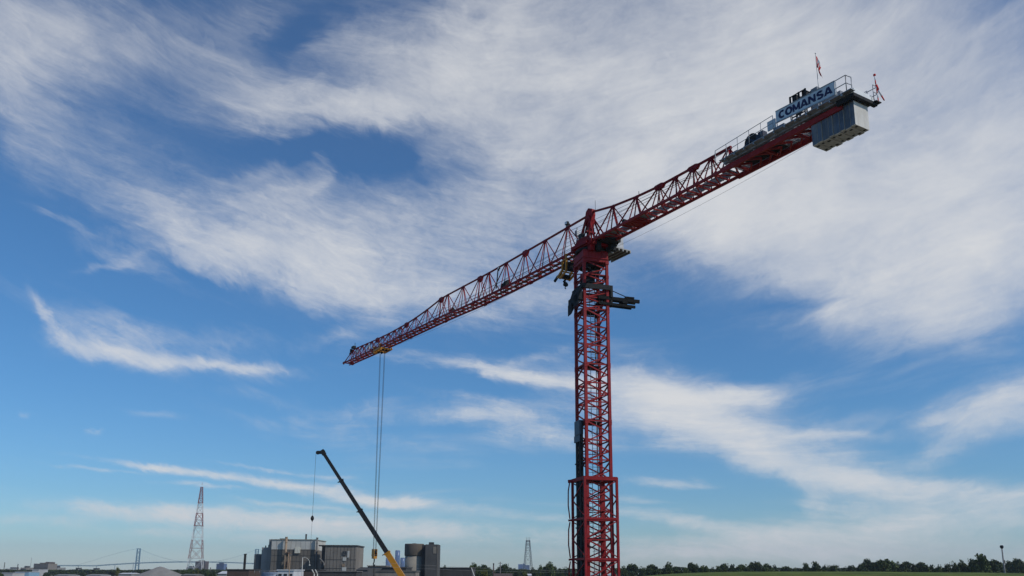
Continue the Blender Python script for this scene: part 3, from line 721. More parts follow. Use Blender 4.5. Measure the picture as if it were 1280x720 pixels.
# heavy wide capitals, each stroke its own bar of the one mesh
def arc(cx, cz, rx, rz, a0, a1, n_=14): return [(cx + rx * math.cos(R(a0 + (a1 - a0) * t / n_)), cz + rz * math.sin(R(a0 + (a1 - a0) * t / n_))) for t in range(n_ + 1)]
GL = {'C': [arc(.5, .5, .40, .39, 48, 312)], 'O': [arc(.5, .5, .41, .39, 0, 360, 24)],
      'M': [[(.1, 0), (.1, 1)], [(.9, 0), (.9, 1)], [(.13, .93), (.5, .12)], [(.5, .12), (.87, .93)]],
      'A': [[(.06, 0), (.47, 1)], [(.53, 1), (.94, 0)], [(.24, .25), (.76, .25)]],
      'N': [[(.1, 0), (.1, 1)], [(.9, 0), (.9, 1)], [(.12, .95), (.88, .05)]],
      'S': [arc(.5, .71, .33, .19, 25, 270, 12) + arc(.5, .30, .36, .20, 90, -155, 12)[0:]]}
m_ = MB(); adv = .1315; hgt_ = .60; cnt = 0
for i, chx in enumerate('COMANSA'):
    u0 = .042 + i * adv + (.014 if i == 0 else 0)
    for pl in GL[chx]:
        pts = []
        for (gx, gz) in pl:
            u = u0 + (gx * 1.08 - .04 if chx == 'M' else gx) * adv * .86
            ss = s0 + (s1 - s0) * u; zc_ = (zb0 + zt0) / 2 + ((zb1 + zt1) / 2 - (zb0 + zt0) / 2) * u
            pts.append((ss, zc_ + (gz - .5) * hgt_ * (1.0 if chx in 'MAN' else 1.06)))
        # ribbon of constant width, standing 12 mm proud of the panel
        cnt += 1; dep = .012 + .0012 * (cnt % 5); hw_ = .064 if chx == 'M' else .072 if chx in 'AN' else .080
        L_ = []; R_ = []
        closed = chx == 'O'
        for k, (sx, sz) in enumerate(pts):
            if closed: pa = pts[(k - 1) % (len(pts) - 1)]; pb = pts[(k + 1) % (len(pts) - 1)]
            else: pa = pts[max(0, k - 1)]; pb = pts[min(len(pts) - 1, k + 1)]
            tx, tz = pb[0] - pa[0], pb[1] - pa[1]; Ln = math.hypot(tx, tz) or 1; nx_, nz_ = -tz / Ln, tx / Ln
            kx = 1.25                                     # wider stems than bars
            L_.append((sx + nx_ * hw_ * kx, sz + nz_ * hw_)); R_.append((sx - nx_ * hw_ * kx, sz - nz_ * hw_))
        if len(pts) == 2:                                  # cut the stroke ends level
            for arr in (L_, R_):
                for e in (0, 1):
                    tx, tz = pts[1][0] - pts[0][0], pts[1][1] - pts[0][1]
                    if abs(tz) > .05:
                        target = pts[e][1]; dz_ = target - arr[e][1]; arr[e] = (arr[e][0] + tx / tz * dz_, target)
        for k in range(len(pts) - 1):
            quad = [K(L_[k][0], oS - .0 - dep + .004, L_[k][1]), K(L_[k + 1][0], oS - dep + .004, L_[k + 1][1]), K(R_[k + 1][0], oS - dep + .004, R_[k + 1][1]), K(R_[k][0], oS - dep + .004, R_[k][1])]
            b_ = len(m_.v); m_.v += quad + [q_ + Vector((0, -dep + .0015, 0)) for q_ in quad]
            m_.face([b_, b_ + 1, b_ + 2, b_ + 3]); m_.face([b_ + 7, b_ + 6, b_ + 5, b_ + 4])
            m_.face([b_, b_ + 4, b_ + 5, b_ + 1]); m_.face([b_ + 3, b_ + 2, b_ + 6, b_ + 7])
m_.build('lettering', navy, sgn)
# machines on the deck
wn = empty('hoist_winch', (0, 0, 0), 0, crane)
m_ = MB(); m_.tube(K(-22.1, -.75, 43.2), K(-22.1, .5, 43.2), .5, 18); m_.tube(K(-22.1, -.85, 43.2), K(-22.1, -.72, 43.2), .68, 18); m_.tube(K(-22.1, .45, 43.2), K(-22.1, .6, 43.2), .68, 18)
m_.build('drum', dark, wn)
m_ = MB(); m_.box(K(-23.0, -.5, 43.0), (.7, .8, .9)); m_.box(K(-21.1, -.3, 42.75), (.8, 1.2, .5)); m_.box(K(-22.9, -.4, 43.6), (.5, .5, .35)); m_.bar(K(-20.7, -.9, 42.6), K(-22.1, -.9, 43.3), .14); m_.bar(K(-23.5, -.9, 42.5), K(-22.1, -.9, 43.3), .14)
m_.build('motor', mat('blue_black_paint', (.025, .032, .055), .45, 0, .2, 3), wn)
m_ = MB(); m_.box(K(-19.9, -.4, 42.85), (.9, .9, .5)); m_.tube(K(-19.5, -.4, 43.15), K(-20.3, -.4, 43.15), .28, 12); m_.build('rope_guide', dark, crane)
m_ = MB(); m_.box(K(-24.55, -1.25, 43.35), (.75, .1, .75)); m_.build('switch_panel', signm, crane)
m_ = MB()
for s_ in (-25.7, -26.5, -27.1):
    for o_ in (-.35, .3): m_.bar(K(s_, o_, 42.6), K(s_, o_, 45.4), .1, .12)
for z in (43.6, 44.5, 45.35): m_.bar(K(-25.7, -.35, z), K(-27.1, -.35, z), .07); m_.bar(K(-25.7, .3, z), K(-27.1, .3, z), .07)
m_.box(K(-26.05, 0, 44.7), (.4, .6, 1.3)); m_.box(K(-26.85, 0, 44.9), (.3, .5, 1.0)); m_.bar(K(-27.1, .3, 45.2), K(-28.3, .3, 44.3), .06); m_.bar(K(-27.1, -.3, 45.2), K(-28.3, -.3, 44.2), .06)
m_.build('resistor_rack', dark, crane)
cabm = mat('grey_cabinet', (.2, .21, .23), .5)
for c_, z_ in ((K(-27.75, .1, 44.3), (.55, .6, 1.7)), (K(-29.2, .2, 43.2), (1.6, 1.0, 1.1)), (K(-24.3, .3, 43.2), (1.0, .9, 1.1))): MB().box(c_, z_).build('electrical_cabinet', cabm, crane)
# cab side
cb = empty('control_cabin', (0, 0, .95), 0, crane)
m_ = MB(); 
m_.prism([K(-1.0, 2.15, 41.0), K(.6, 2.15, 41.0), K(.95, 2.15, 41.6), K(.7, 2.15, 43.0), K(-1.0, 2.15, 43.0)], (0, -1.3, 0))
m_.build('cabin_shell', mat('cabin_paint', (.42, .43, .44), .5), cb)
m_ = MB(); m_.box(K(.0, 2.13, 42.2), (1.3, .03, 1.0)); m_.bar(K(.85, 2.8, 41.8), K(.75, 2.8, 42.8), 1.0, .04); m_.build('window', glass, cb)
m_ = MB(); m_.box(K(-.4, 2.55, 40.75), (3.1, 2.1, .1))
for o_ in (1.6, 2.1, 2.6, 3.1, 3.55): m_.box(K(-.4, o_, 40.6), (3.1, .12, .2))
m_.box(K(-.4, 1.4, 40.3), (2.6, .3, .3)); m_.bar(K(-1.6, 1.5, 40.4), K(-1.2, .9, 41.8), .15); m_.bar(K(.8, 1.5, 40.4), K(.9, .9, 41.8), .15)
m_.build('cabin_platform', mat('aluminium_deck', (.26, .26, .25), .55, .3, .2, 4), cb)
m_ = MB()
m_.box(K(-2.2, .6, 41.75), (1.5, 1.8, .5)); m_.box(K(-2.6, 1.3, 42.3), (1.6, .9, .18)); m_.box(K(-1.8, 1.2, 41.3), (.7, .7, .8)); m_.tube(K(-1.7, -.3, 41.6), K(-1.7, -.3, 40.6), .28, 12); m_.box(K(-3.3, 1.0, 42.35), (1.2, .9, .14))
m_.bar(K(-3.4, 1.6, 42.4), K(-1.6, 1.6, 41.0), .1); m_.tube(K(-2.2, 1.2, 41.2), K(-1.0, 1.2, 41.2), .22, 12)
m_.build('slewing_gear', dark, crane, (0, 0, .35))
MB().tube(K(-.9, 0, 45.6), K(-.9, 0, 46.7), .02, 6).build('aerial', dark, crane); MB().tube(K(-7.6, 0, 44.7), K(-7.6, 0, 45.0), .03, 6).build('aerial', dark, crane)
MB().box(K(-5.0, .3, 42.9), (.4, .3, .5)).build('junction_box', dark, crane)

# flag and striped pole (things of their own) -----------------------------------
fl = empty('flag_on_pole', crane.matrix_basis @ K(-28.05, .0, 42.7))
tag(fl, 'red and white flag hanging limp from a thin pole above the crane name board', 'flag')
m_ = MB(); m_.tube((0, 0, 0), (-.05, 0, 5.2), .035, 8, .02); m_.lathe((-.05, 0, 5.18), [(.02, 0), (.05, .04), (.02, .09)], 10); m_.build('flagpole', steel, fl)
fred = mat('flag_red', (.58, .02, .02), .8, 0, .1, 3); fwh = mat('flag_white', (.75, .73, .72), .8, 0, .05, 3)
m_ = MB(); NU, NV = 22, 26
for j in range(NV + 1):
    v = j / NV
    for i in range(NU + 1):
        u = i / NU
        # hoist on the pole; the fly droops into folds
        wdt = .36 * (1 - .30 * math.sin(v * 3.0))
        x = -.045 + .03 + wdt * (u ** .8) * (.55 + .45 * math.cos(v * 2.4 + .4) ** 2)
        y = .13 * math.sin(u * 9 + v * 3) * u + .05 * math.sin(v * 7) * u
        z = 5.0 - v * .95 - u ** 1.1 * .95 + .05 * math.sin(u * 7)
        m_.v.append(Vector((x, y, z)))
for j in range(NV):
    for i in range(NU):
        u = (i + .5) / NU; v = (j + .5) / NV
        leaf = abs(u - .5) < .17 * (1 - abs(v - .5) * 2.6)
        m_.cur = 0 if (u < .29 or u > .71 or leaf) else 1
        a = j * (NU + 1) + i; m_.face([a, a + 1, a + NU + 2, a + NU + 1], True)
fo = m_.build('flag_cloth', [fred, fwh], fl)
sdm = fo.modifiers.new('thickness', 'SOLIDIFY'); sdm.thickness = .006
pp = empty('windsock_pole', crane.matrix_basis @ K(-31.9, 1.2, 42.3))
tag(pp, 'thin red and white banded pole leaning at the outer rear corner of the counterweight deck', 'pole')
m_ = MB(); P1 = Vector((.0, 0, 0)); P2 = Vector((-.1, 0, 2.05))
for i in range(6):
    m_.cur = i % 2; m_.tube(P1.lerp(P2, i / 6), P1.lerp(P2, (i + 1) / 6), .04, 8)
m_.cur = 0; m_.lathe(tuple(P2), [(.05, 0), (.09, .04), (.09, .14), (.04, .18)], 10)
m_.build('pole', [fred, fwh], pp)
m_ = MB(); pts = [Vector((-.05, 0, 1.35)), Vector((.08, 0, .95)), Vector((.26, 0, .5)), Vector((.42, 0, .15))]
for i in range(3):
    m_.cur = (0, 1, 0)[i]; m_.tube(pts[i], pts[i + 1], .085 - .015 * i, 10, .07 - .015 * i)
m_.build('windsock', [fred, fwh], pp)

# ------------------------------------------------------------------ buildings and works in the middle
def wall_mat(name, col, dirt=(.10, .10, .10), amt=.45, scale=.25): return mat(name, col, .9, 0, .14, scale, dirt, amt, .3, 2, streaks=True)
w_grey = wall_mat('weathered_grey_cladding', (.165, .148, .125), (.10, .092, .08))
w_mid = wall_mat('grey_cladding', (.225, .20, .168), (.09, .085, .08))
w_lgrey = wall_mat('blue_grey_cladding', (.25, .25, .24), (.13, .14, .15))
w_cream = wall_mat('off_white_cladding', (.52, .51, .46), (.33, .31, .27), .35)
w_dark = wall_mat('dark_cladding', (.06, .058, .056), (.03, .03, .03))
w_conc = wall_mat('stained_concrete', (.15, .145, .135), (.07, .065, .06))
w_white = wall_mat('white_membrane_roof', (.55, .56, .57), (.4, .4, .4), .3)
w_brick = wall_mat('brown_brick', (.085, .058, .047), (.05, .04, .035))
rust = wall_mat('rusty_pipe', (.30, .22, .15), (.16, .08, .04), .6)
teal = mat('teal_metal', (.10, .27, .34), .5, .2, .2, 2)
facade_blue = mat('blue_glass_facade', (.05, .10, .22), .25, 0, .2, .05, None, 0, 0)  # blue of the glass itself
pale = wall_mat('pale_facade', (.40, .40, .39), (.3, .3, .3), .3, .05)
winm = mat('window_glass', (.03, .035, .045), .15, 0, .2, 1, None, 0, 0)

def bld(name, px0, px1, ytop, Yd, depth, m, label, cat='building', group=None, skew=0.0):
    """a block standing on the ground: the empty sits at its base, front face towards the viewer"""
    a = at(px0, 700, Yd); b = at(px1, 700, Yd); top = at((px0 + px1) / 2, ytop, Yd).z
    e = empty(name, ((a.x + b.x) / 2, Yd, 0), skew); tag(e, label, cat, group)
    return e, (b.x - a.x), top
def sx(e, px, Yd=None): return at(px, 700, Yd or e.location.y).x - e.location.x       # local x of a photograph column
def sz(px, py, Yd): return at(px, py, Yd).z

# A: the tall process building with a pale upper band
YA = 330
A, wA, tA = bld('process_building', 338.5, 393, 675, YA, 20, w_grey, 'tall grey works building with an off-white upper band and vertical pipes')
zA = sz(360, 687.3, YA)
m_ = MB(); m_.span(-wA / 2, wA / 2, 0, 18, 0, zA); m_.build('lower_wall', w_grey, A)
m_ = MB(); m_.span(-wA / 2 - .05, wA / 2 + .05, -.06, 18.05, zA + .003, tA)
m_.build('upper_wall', w_cream, A)
m_ = MB(); m_.span(-wA / 2 - .3, wA / 2 + .3, -.3, 18.3, tA + .003, tA + .28); m_.build('roof_edge', mat('roof_flashing', (.30, .28, .23), .8), A)
m_ = MB(); m_.span(sx(A, 333.5), sx(A, 338), 1.5, 15, 0, sz(335, 674, YA)); m_.build('side_tower', w_lgrey, A)
m_ = MB(); m_.span(sx(A, 324), sx(A, 333.3), 2.5, 15, 0, sz(330, 684, YA)); m_.span(sx(A, 330), sx(A, 333.2), 2.2, 2.5, 0, sz(330, 686, YA)); m_.build('stair_block', w_lgrey, A)
m_ = MB(); m_.lathe((sx(A, 318), 6, 0), [(sx(A, 324) - sx(A, 318), 0), (sx(A, 324) - sx(A, 318), sz(318, 692.7, YA)), (1.4, sz(318, 692.2, YA))], 28); m_.build('storage_tank', w_conc, A)
for (l, r_, t_) in ((325.6, 326.6, 681.5), (329.5, 330.4, 680.5)):
    m_ = MB(); m_.span(sx(A, l) + .0, sx(A, r_), 5, 5.5, sz(330, 684, YA), sz(330, t_, YA)); m_.build('roof_vent', dark, A)
m_ = MB(); m_.span(sx(A, 343.5), sx(A, 351.5), 5, 9, tA + .28, tA + .75); m_.build('roof_hatch', w_dark, A)
def pipe(parent, px, y_top, w_px, m, name, yb=713, lean=0.0, front=-1.4, Yd=YA, base=0.0):
    x = sx(parent, px, Yd); r_ = w_px / ppm(Yd) / 2; zt__ = sz(px, y_top, Yd)
    q_ = MB(); q_.tube((x, front, base), (x + lean, front, zt__), r_, 14); q_.lathe((x + lean, front, zt__ - .5), [(r_ * 1.12, 0), (r_ * 1.15, .5)], 14)
    for zz in (() if base else (zt__ * .55, zt__ * .75, zt__ * .9)): q_.lathe((x + lean * zz / zt__, front, zz), [(r_ * 1.1, 0), (r_ * 1.1, .2)], 14)
    return q_.build(name, m, parent)
pipe(A, 357.6, 671.2, 3.0, rust, 'exhaust_pipe')
pipe(A, 362.2, 691, 1.2, rust, 'downpipe', front=-2.2)
pipe(A, 376.3, 666.8, 2.0, w_dark, 'roof_flue', front=6, base=tA)
pipe(A, 395.8, 672, 2.4, w_conc, 'vent_stack', front=-.9)
MB().span(sx(A, 357), sx(A, 360.3), -1.6, -.06, sz(360, 708, YA), sz(360, 702, YA)).build('pipe_bracket', w_brick, A); MB().span(sx(A, 358.5), sx(A, 362.5), -2.2, -.06, sz(360, 692, YA), sz(360, 690.5, YA)).build('pipe_bracket', w_brick, A)
m_ = MB(); m_.span(sx(A, 368), sx(A, 374.8), -.5, -.07, sz(370, 691.5, YA), sz(370, 684.5, YA)); m_.build('vent_hood', mat('cream_louvre', (.62, .60, .50), .7), A)
m_ = MB()
for i in range(1, 12): xx = -wA / 2 + wA * i / 12; m_.span(xx - .04, xx + .04, -.05, -.005, 8, zA - .1)
for zz in (zA - 2.2, zA - 4.4): m_.span(-wA / 2, wA / 2, -.06, -.005, zz, zz + .1)
m_.build('cladding_joint', w_dark, A)
m_ = MB()
for i in range(1, 9): xx = -wA / 2 + wA * i / 9; m_.span(xx - .03, xx + .03, -.1, -.065, zA + .1, tA - .1)
m_.span(-wA / 2, wA / 2, -.12, -.065, zA + .05, zA + .2); m_.build('panel_joint', w_mid, A)
# B: the grey block to its right
YB = 322
B, wB, tB = bld('plant_house', 406, 444.8, 682.8, YB, 18, w_mid, 'lower grey concrete building with stained wall, right of the pale-banded works building')
m_ = MB(); m_.span(-wB / 2, wB / 2, 0, 16, 0, tB); m_.build('wall', w_mid, B)
m_ = MB(); m_.prism([(-wB / 2 - .02, .01, 0), (sx(B, 398), 5, 0), (sx(B, 398), 15, 0), (-wB / 2 - .02, 16, 0)], (0, 0, tB - .02)); m_.build('side_wall', w_dark, B)  # left side wall much darker than the front wall
m_ = MB(); m_.span(sx(B, 397.4), wB / 2 + .3, -.25, 16.2, tB + .003, tB + .45); m_.build('roof_edge', w_dark, B)
for k, (l, r_, t_, b_, mm_, nm) in enumerate([(428.2, 432.8, 689, 693.6, winm, 'window'), (434, 436.4, 688.5, 697, w_cream, 'wall_panel'), (428.4, 432.8, 696.6, 701, w_cream, 'wall_panel'), (427.6, 431, 705, 708.2, rust, 'wall_panel'), (428, 433.4, 709, 713.5, w_cream, 'wall_panel')]):
    f_ = MB(); f_.span(sx(B, l), sx(B, r_), -.18, -.03, sz(l, b_, YB), sz(l, t_, YB)); o_ = f_.build(nm, mm_, B)
    if nm == 'window':
        f_ = MB(); xa, xb, za, zb_ = sx(B, l), sx(B, r_), sz(l, b_, YB), sz(l, t_, YB)
        for pr in (((xa, za), (xb, za)), ((xa, zb_), (xb, zb_)), ((xa, za), (xa, zb_)), ((xb, za), (xb, zb_)), (((xa + xb) / 2, za), ((xa + xb) / 2, zb_))):
            f_.bar((pr[0][0], -.22, pr[0][1]), (pr[1][0], -.22, pr[1][1]), .1)
        f_.build('frame', w_conc, o_)
m_ = MB()
for i in range(9):
    xx = -wB / 2 + wB * (i + .5) / 9; m_.span(xx - .05, xx + .05, -.05, -.01, 0, tB - .2)
for zz in (tB - 5.0, tB - 8.2): m_.span(-wB / 2, wB / 2, -.07, -.01, zz, zz + .14)
m_.build('cladding_joint', w_dark, B)
m_ = MB(); m_.path([(sx(B, 399.5), -.5, sz(400, 698, YB)), (sx(B, 403), -.5, sz(400, 701, YB)), (sx(B, 405.5), -.5, sz(400, 704, YB)), (sx(B, 405.7), -.5, sz(400, 708, YB))], .28, 8); m_.build('duct', w_conc, B)

# C: silo with a lift tower
YC = 300
S, wS, tS = bld('silo_with_lift_tower', 504, 547.8, 679.5, YC, 14, w_conc, 'round concrete silo with a dark square lift tower beside it, behind the yellow boom')
rS = (sx(S, 528.5) - sx(S, 504)) / 2; cxS = sx(S, 516.2)
z_l = sz(516, 694.6, YC)
m_ = MB(); m_.lathe((cxS, rS, 0), [(rS * .93, 0), (rS * .93, z_l + .1)], 40); m_.build('silo_wall', wall_mat('sunlit_silo_concrete', (.27, .245, .20), (.14, .12, .10)), S)  # paler than the collar: sunlit look put into the wall colour
m_ = MB(); m_.lathe((cxS, rS, z_l), [(rS * .98, 0), (rS, .3), (rS, tS - z_l - .4), (rS * .97, tS - z_l)], 40); m_.build('silo_collar', wall_mat('shaded_stained_concrete', (.12, .10, .078), (.04, .04, .04)), S)  # streaked collar, with shade put into its darker base colour
m_ = MB(); m_.lathe((cxS, rS, tS), [(rS * .3, 0), (rS * .25, .12), (.4, .2)], 20); m_.build('silo_hatch', w_dark, S)
m_ = MB(); m_.span(sx(S, 531.8), sx(S, 547.8), -1.2, 8, 0, sz(540, 680.6, YC)); m_.build('lift_tower', mat('dark_rendered_wall', (.085, .083, .08), .9, 0, .15, .3, (.05, .05, .05), .5, .3, 2, True), S)
m_ = MB(); m_.span(sx(S, 527), sx(S, 531.7), 1.5, 8, 0, sz(540, 680.8, YC)); m_.build('recess_wall', w_dark, S)  # recess beside the silo, its shade put into the dark colour
m_ = MB(); m_.span(sx(S, 535.2), sx(S, 541), 1, 4, sz(540, 680.6, YC), sz(540, 677.6, YC)); m_.build('roof_box', w_dark, S)
m_ = MB(); m_.span(sx(S, 541.5), sx(S, 545.5), -1.3, -1.21, sz(540, 692, YC), sz(540, 683.5, YC)); m_.span(sx(S, 546.6), sx(S, 547.2), -1.3, -1.21, 0, sz(540, 682, YC)); m_.build('door_panel', w_mid, S)

# black chimney on the left, low roofs around
def simple(name, px0, px1, ytop, Yd, depth, m, roofm, label, cat='building', ridge=0.0, group=None, wins=0):
    e, w_, t_ = bld(name, px0, px1, ytop, Yd, depth, m, label, cat, group)
    q_ = MB(); q_.span(-w_ / 2, w_ / 2, 0, depth, 0, t_ - ridge); q_.build('wall', m, e)
    q_ = MB()
    if ridge: q_.prism([(-w_ / 2 - .3, -.3, t_ - ridge + .003), (-w_ / 2 - .3, depth + .3, t_ - ridge + .003), (-w_ / 2 - .3, depth / 2, t_)], (w_ + .6, 0, 0))
    else: q_.span(-w_ / 2 - .25, w_ / 2 + .25, -.25, depth + .25, t_ + .003, t_ + .3)
    q_.build('roof', roofm, e)
    if wins:
        for i in range(wins):
            xx = -w_ / 2 + w_ * (i + .5) / wins; q_ = MB(); q_.span(xx - w_ / wins * .3, xx + w_ / wins * .3, -.12, -.02, t_ - ridge - 2.2, t_ - ridge - .9); q_.build('window', winm, e)
    return e
ch, _, _ = bld('chimney', 304.7, 307.6, 692.3, 310, 2, w_dark, 'short black chimney standing left of the grey tank', 'chimney')
m_ = MB(); rr = .43; zt_c = sz(306, 692.3, 310); m_.tube((0, 0, 3), (0, 0, zt_c), rr, 20); m_.lathe((0, 0, zt_c - .4), [(rr + .05, 0), (rr + .05, .4)], 20); m_.build('flue', mat('soot_black', (.015, .014, .014), .8), ch)
m_ = MB(); m_.lathe((0, 0, 0), [(.9, 0), (.8, 3.0)], 16); m_.build('base', w_conc, ch)
simple('workshop', 285, 312, 712.5, 300, 14, w_brick, w_dark, 'low brown workshop below the black chimney')
simple('storage_shed', 274, 284.5, 714, 420, 14, w_lgrey, w_white, 'small white-roofed shed left of the black chimney', ridge=1.2)
simple('loading_hall', 348, 368, 713.2, 250, 12, w_white, w_white, 'white flat-roofed hall at the foot of the pale-banded building', wins=3)
tk = empty('horizontal_tank', at(337, 715, 255) * 1.0); tk.location.z = 0; tag(tk, 'blue-grey horizontal tank on the roofs in front of the works building', 'tank')
m_ = MB(); wt = 20 / ppm(255); zt__ = sz(337, 715, 255); m_.tube((-wt / 2, 2, zt__ - 1.6), (wt / 2, 2, zt__ - 1.6), 1.6, 28); m_.build('shell', mat('blue_grey_tank', (.17, .22, .29), .5, .2, .15, .8), tk)
m_ = MB(); m_.span(-wt / 2 + .4, -wt / 2 + .9, .8, 3.2, 0, zt__ - 2.9); m_.span(wt / 2 - .9, wt / 2 - .4, .8, 3.2, 0, zt__ - 2.9); m_.build('cradle', w_conc, tk)
m_ = MB(); rail(m_, [(-wt / 2 - 2.2, .3, zt__ - .5), (wt / 2 + .6, .3, zt__ - .5)], .9, 1.6, .04); m_.build('guard_rail', steel, tk)
simple('long_factory_shed', 367, 400, 712.8, 275, 10, w_brick, w_dark, 'dark brown shed between the white hall and the grey plant house')
simple('factory_roof', 398, 446, 714.8, 262, 10, w_dark, w_conc, 'low flat roof in front of the grey plant house')
simple('boiler_house', 446, 470, 708.8, 300, 20, w_conc, w_dark, 'dark low building right of the plant house, behind the hook block', ridge=1.0)
simple('roof_house', 460, 482, 708.0, 285, 10, w_conc, w_mid, 'small grey roof house with a pale parapet behind the hook block')
simple('packing_hall', 478, 508, 709.8, 280, 16, w_dark, w_dark, 'dark hall at the foot of the round silo', wins=3)
simple('stores_building', 470, 520, 714.5, 255, 10, w_mid, w_conc, 'nearest low grey roof under the yellow boom')
simple('warehouse', 548, 590, 710.3, 310, 30, w_dark, w_dark, 'long dark warehouse right of the lift tower')
# lamp posts and small masts
def post(px, ytop, Yd, r_, m, label, arm=None, name='lamp_post', cat='lamp post', lean=0.0, wpx=None):
    p = at(px, 700, Yd); e = empty(name, (p.x, Yd, 0)); tag(e, label, cat); zt__ = sz(px, ytop, Yd)
    q_ = MB(); q_.tube((0, 0, 0), (lean, 0, zt__), r_ * 1.4, 10, r_); q_.build('post', m, e)
    return e, zt__
e, z_ = post(378.3, 697, 240, .10, w_cream, 'pale lamp post with a curved arm in front of the banded building')
m_ = MB(); m_.path([(0, 0, z_), (.6, 0, z_ + .1), (1.4, 0, z_ - .3), (1.9, 0, z_ - .9), (2.0, 0, z_ - 1.9)], .07); m_.build('arm', w_cream, e); m_ = MB(); m_.lathe((2.0, 0, z_ - 2.2), [(.26, 0), (.2, .2), (.08, .35)], 12); m_.build('lamp_shade', w_cream, e)
e, z_ = post(362.4, 692, 240, .11, rust, 'rust-brown post in front of the banded building', name='utility_post', cat='post'); m_ = MB(); m_.box((0, 0, z_ - .4), (.5, .3, .5)); m_.build('junction_box', w_conc, e)
for px, lb_ in ((391.5, 'left of the two slanting pale pipes below the vent stack'), (395.5, 'right of the two slanting pale pipes below the vent stack')):
    p = at(px, 700, 245); e = empty('slanting_pipe', (p.x, 245, 0)); tag(e, lb_, 'pipe', 'slanting pale pipes'); m_ = MB(); m_.path([(.9, 0, 0), (.5, 0, 9.2), (-.2, 0, sz(px, 712, 245))], .16, 8); m_.build('pipe', w_cream, e)

# ------------------------------------------------------------------ telescopic mobile crane
YM = 165.0
mc = empty('mobile_crane', (at(520, 700, YM).x, YM, 0)); tag(mc, 'mobile crane with a long telescopic boom, yellow at its foot and dark above', 'mobile crane')
def ml(px, py): p = at(px, py, YM); return Vector((p.x - mc.location.x, 0, p.z))
tipp = ml(404.5, 566.5); mid = ml(483.5, 690.5); dirb = (tipp - mid).normalized(); foot = mid - dirb * ((mid.z - 3.2) / dirb.z)
def boomsec(a, b, w_, m, name, parent=mc):
    q_ = MB(); q_.bar(a, b, w_ * .8, w_); e_ = (b - a).normalized()
    q_.bar(b - e_ * .25, b, w_ * 1.0, w_ * 1.22)
    return q_.build(name, m, parent)
boomsec(foot, mid, 1.05, orange, 'base_boom')
L_ = (tipp - mid)
s1 = boomsec(mid - dirb * .4, mid + L_ * .42, .84, dark, 'boom_section')
s2 = boomsec(mid + L_ * .42, mid + L_ * .72, .72, dark, 'boom_section')
s3 = boomsec(mid + L_ * .72, tipp, .6, dark, 'boom_section')
for fr in (.42, .72, .0):
    q_ = MB(); c_ = mid + L_ * fr; nrm = Vector((dirb.z, 0, -dirb.x)); q_.bar(c_ - nrm * (.75 if fr else 1.0), c_ + nrm * (.55 if fr else .6), .25, .16); q_.build('boom_collar', dark, mc)
hd_ = MB(); hd_.bar(tipp - dirb * .3, tipp + dirb * .7, .7, .8); hd_.box(tipp + Vector((-.5, 0, .15)), (1.1, .5, .6)); hd_.tube(tipp + Vector((-1.15, -.2, .1)), tipp + Vector((-1.15, .2, .1)), .36, 14); hd_.tube(tipp + Vector((-.1, -.3, .3)), tipp + Vector((-.1, .3, .3)), .38, 14)
hd_.build('boom_head', dark, mc)
hx = tipp.x - 1.5; hb_z = ml(389, 648).z
q_ = MB(); q_.tube((hx, 0, tipp.z), (hx, 0, hb_z + .5), .028, 6); q_.path([(hx, 0, hb_z - .4), (hx - .03, 0, hb_z - 3.5), (hx - .0, 0, hb_z - 8.2)], .02, 5); q_.build('hoist_rope', rope_m, mc)
q_ = MB(); q_.lathe((hx, 0, hb_z - .45), [(.06, -.2), (.12, 0), (.3, .2), (.34, .5), (.24, .8), (.08, 1.0)], 14); q_.build('hook_ball', dark, mc)
# superstructure and carrier (just below the picture's lower edge)
q_ = MB(); q_.span(foot.x - 3.6, foot.x + 3.4, -1.3, 1.3, 1.9, 3.0); q_.box((foot.x + 2.6, 0, 2.9), (1.6, 2.5, 1.4)); q_.build('superstructure', orange, mc)
q_ = MB(); q_.prism([(foot.x - 3.4, -1.45, 3.05), (foot.x - 1.6, -1.45, 3.05), (foot.x - 1.6, -1.45, 4.4), (foot.x - 2.9, -1.45, 4.4)], (0, 1.0, 0)); q_.build('operator_cab', white, mc)
q_ = MB(); q_.tube((foot.x - 2.6, 0, 2.6), tuple(foot + dirb * 5.5 + Vector((0, 0, -.5))), .22, 12); q_.build('lift_cylinder', steel, mc)
q_ = MB(); q_.span(foot.x - 7.2, foot.x + 5.5, -1.35, 1.35, 1.0, 1.85); q_.box((foot.x - 6.2, 0, 2.4), (2.0, 2.5, 1.2)); q_.build('carrier', orange, mc)
for xx in (-6, -4.3, -.4, 1.3, 3.0, 4.6):
    for yy in (-1.25, 1.25):
        q_ = MB(); q_.tube((foot.x + xx, yy - .2, .62), (foot.x + xx, yy + .2, .62), .62, 20); q_.build('wheel', black, mc)

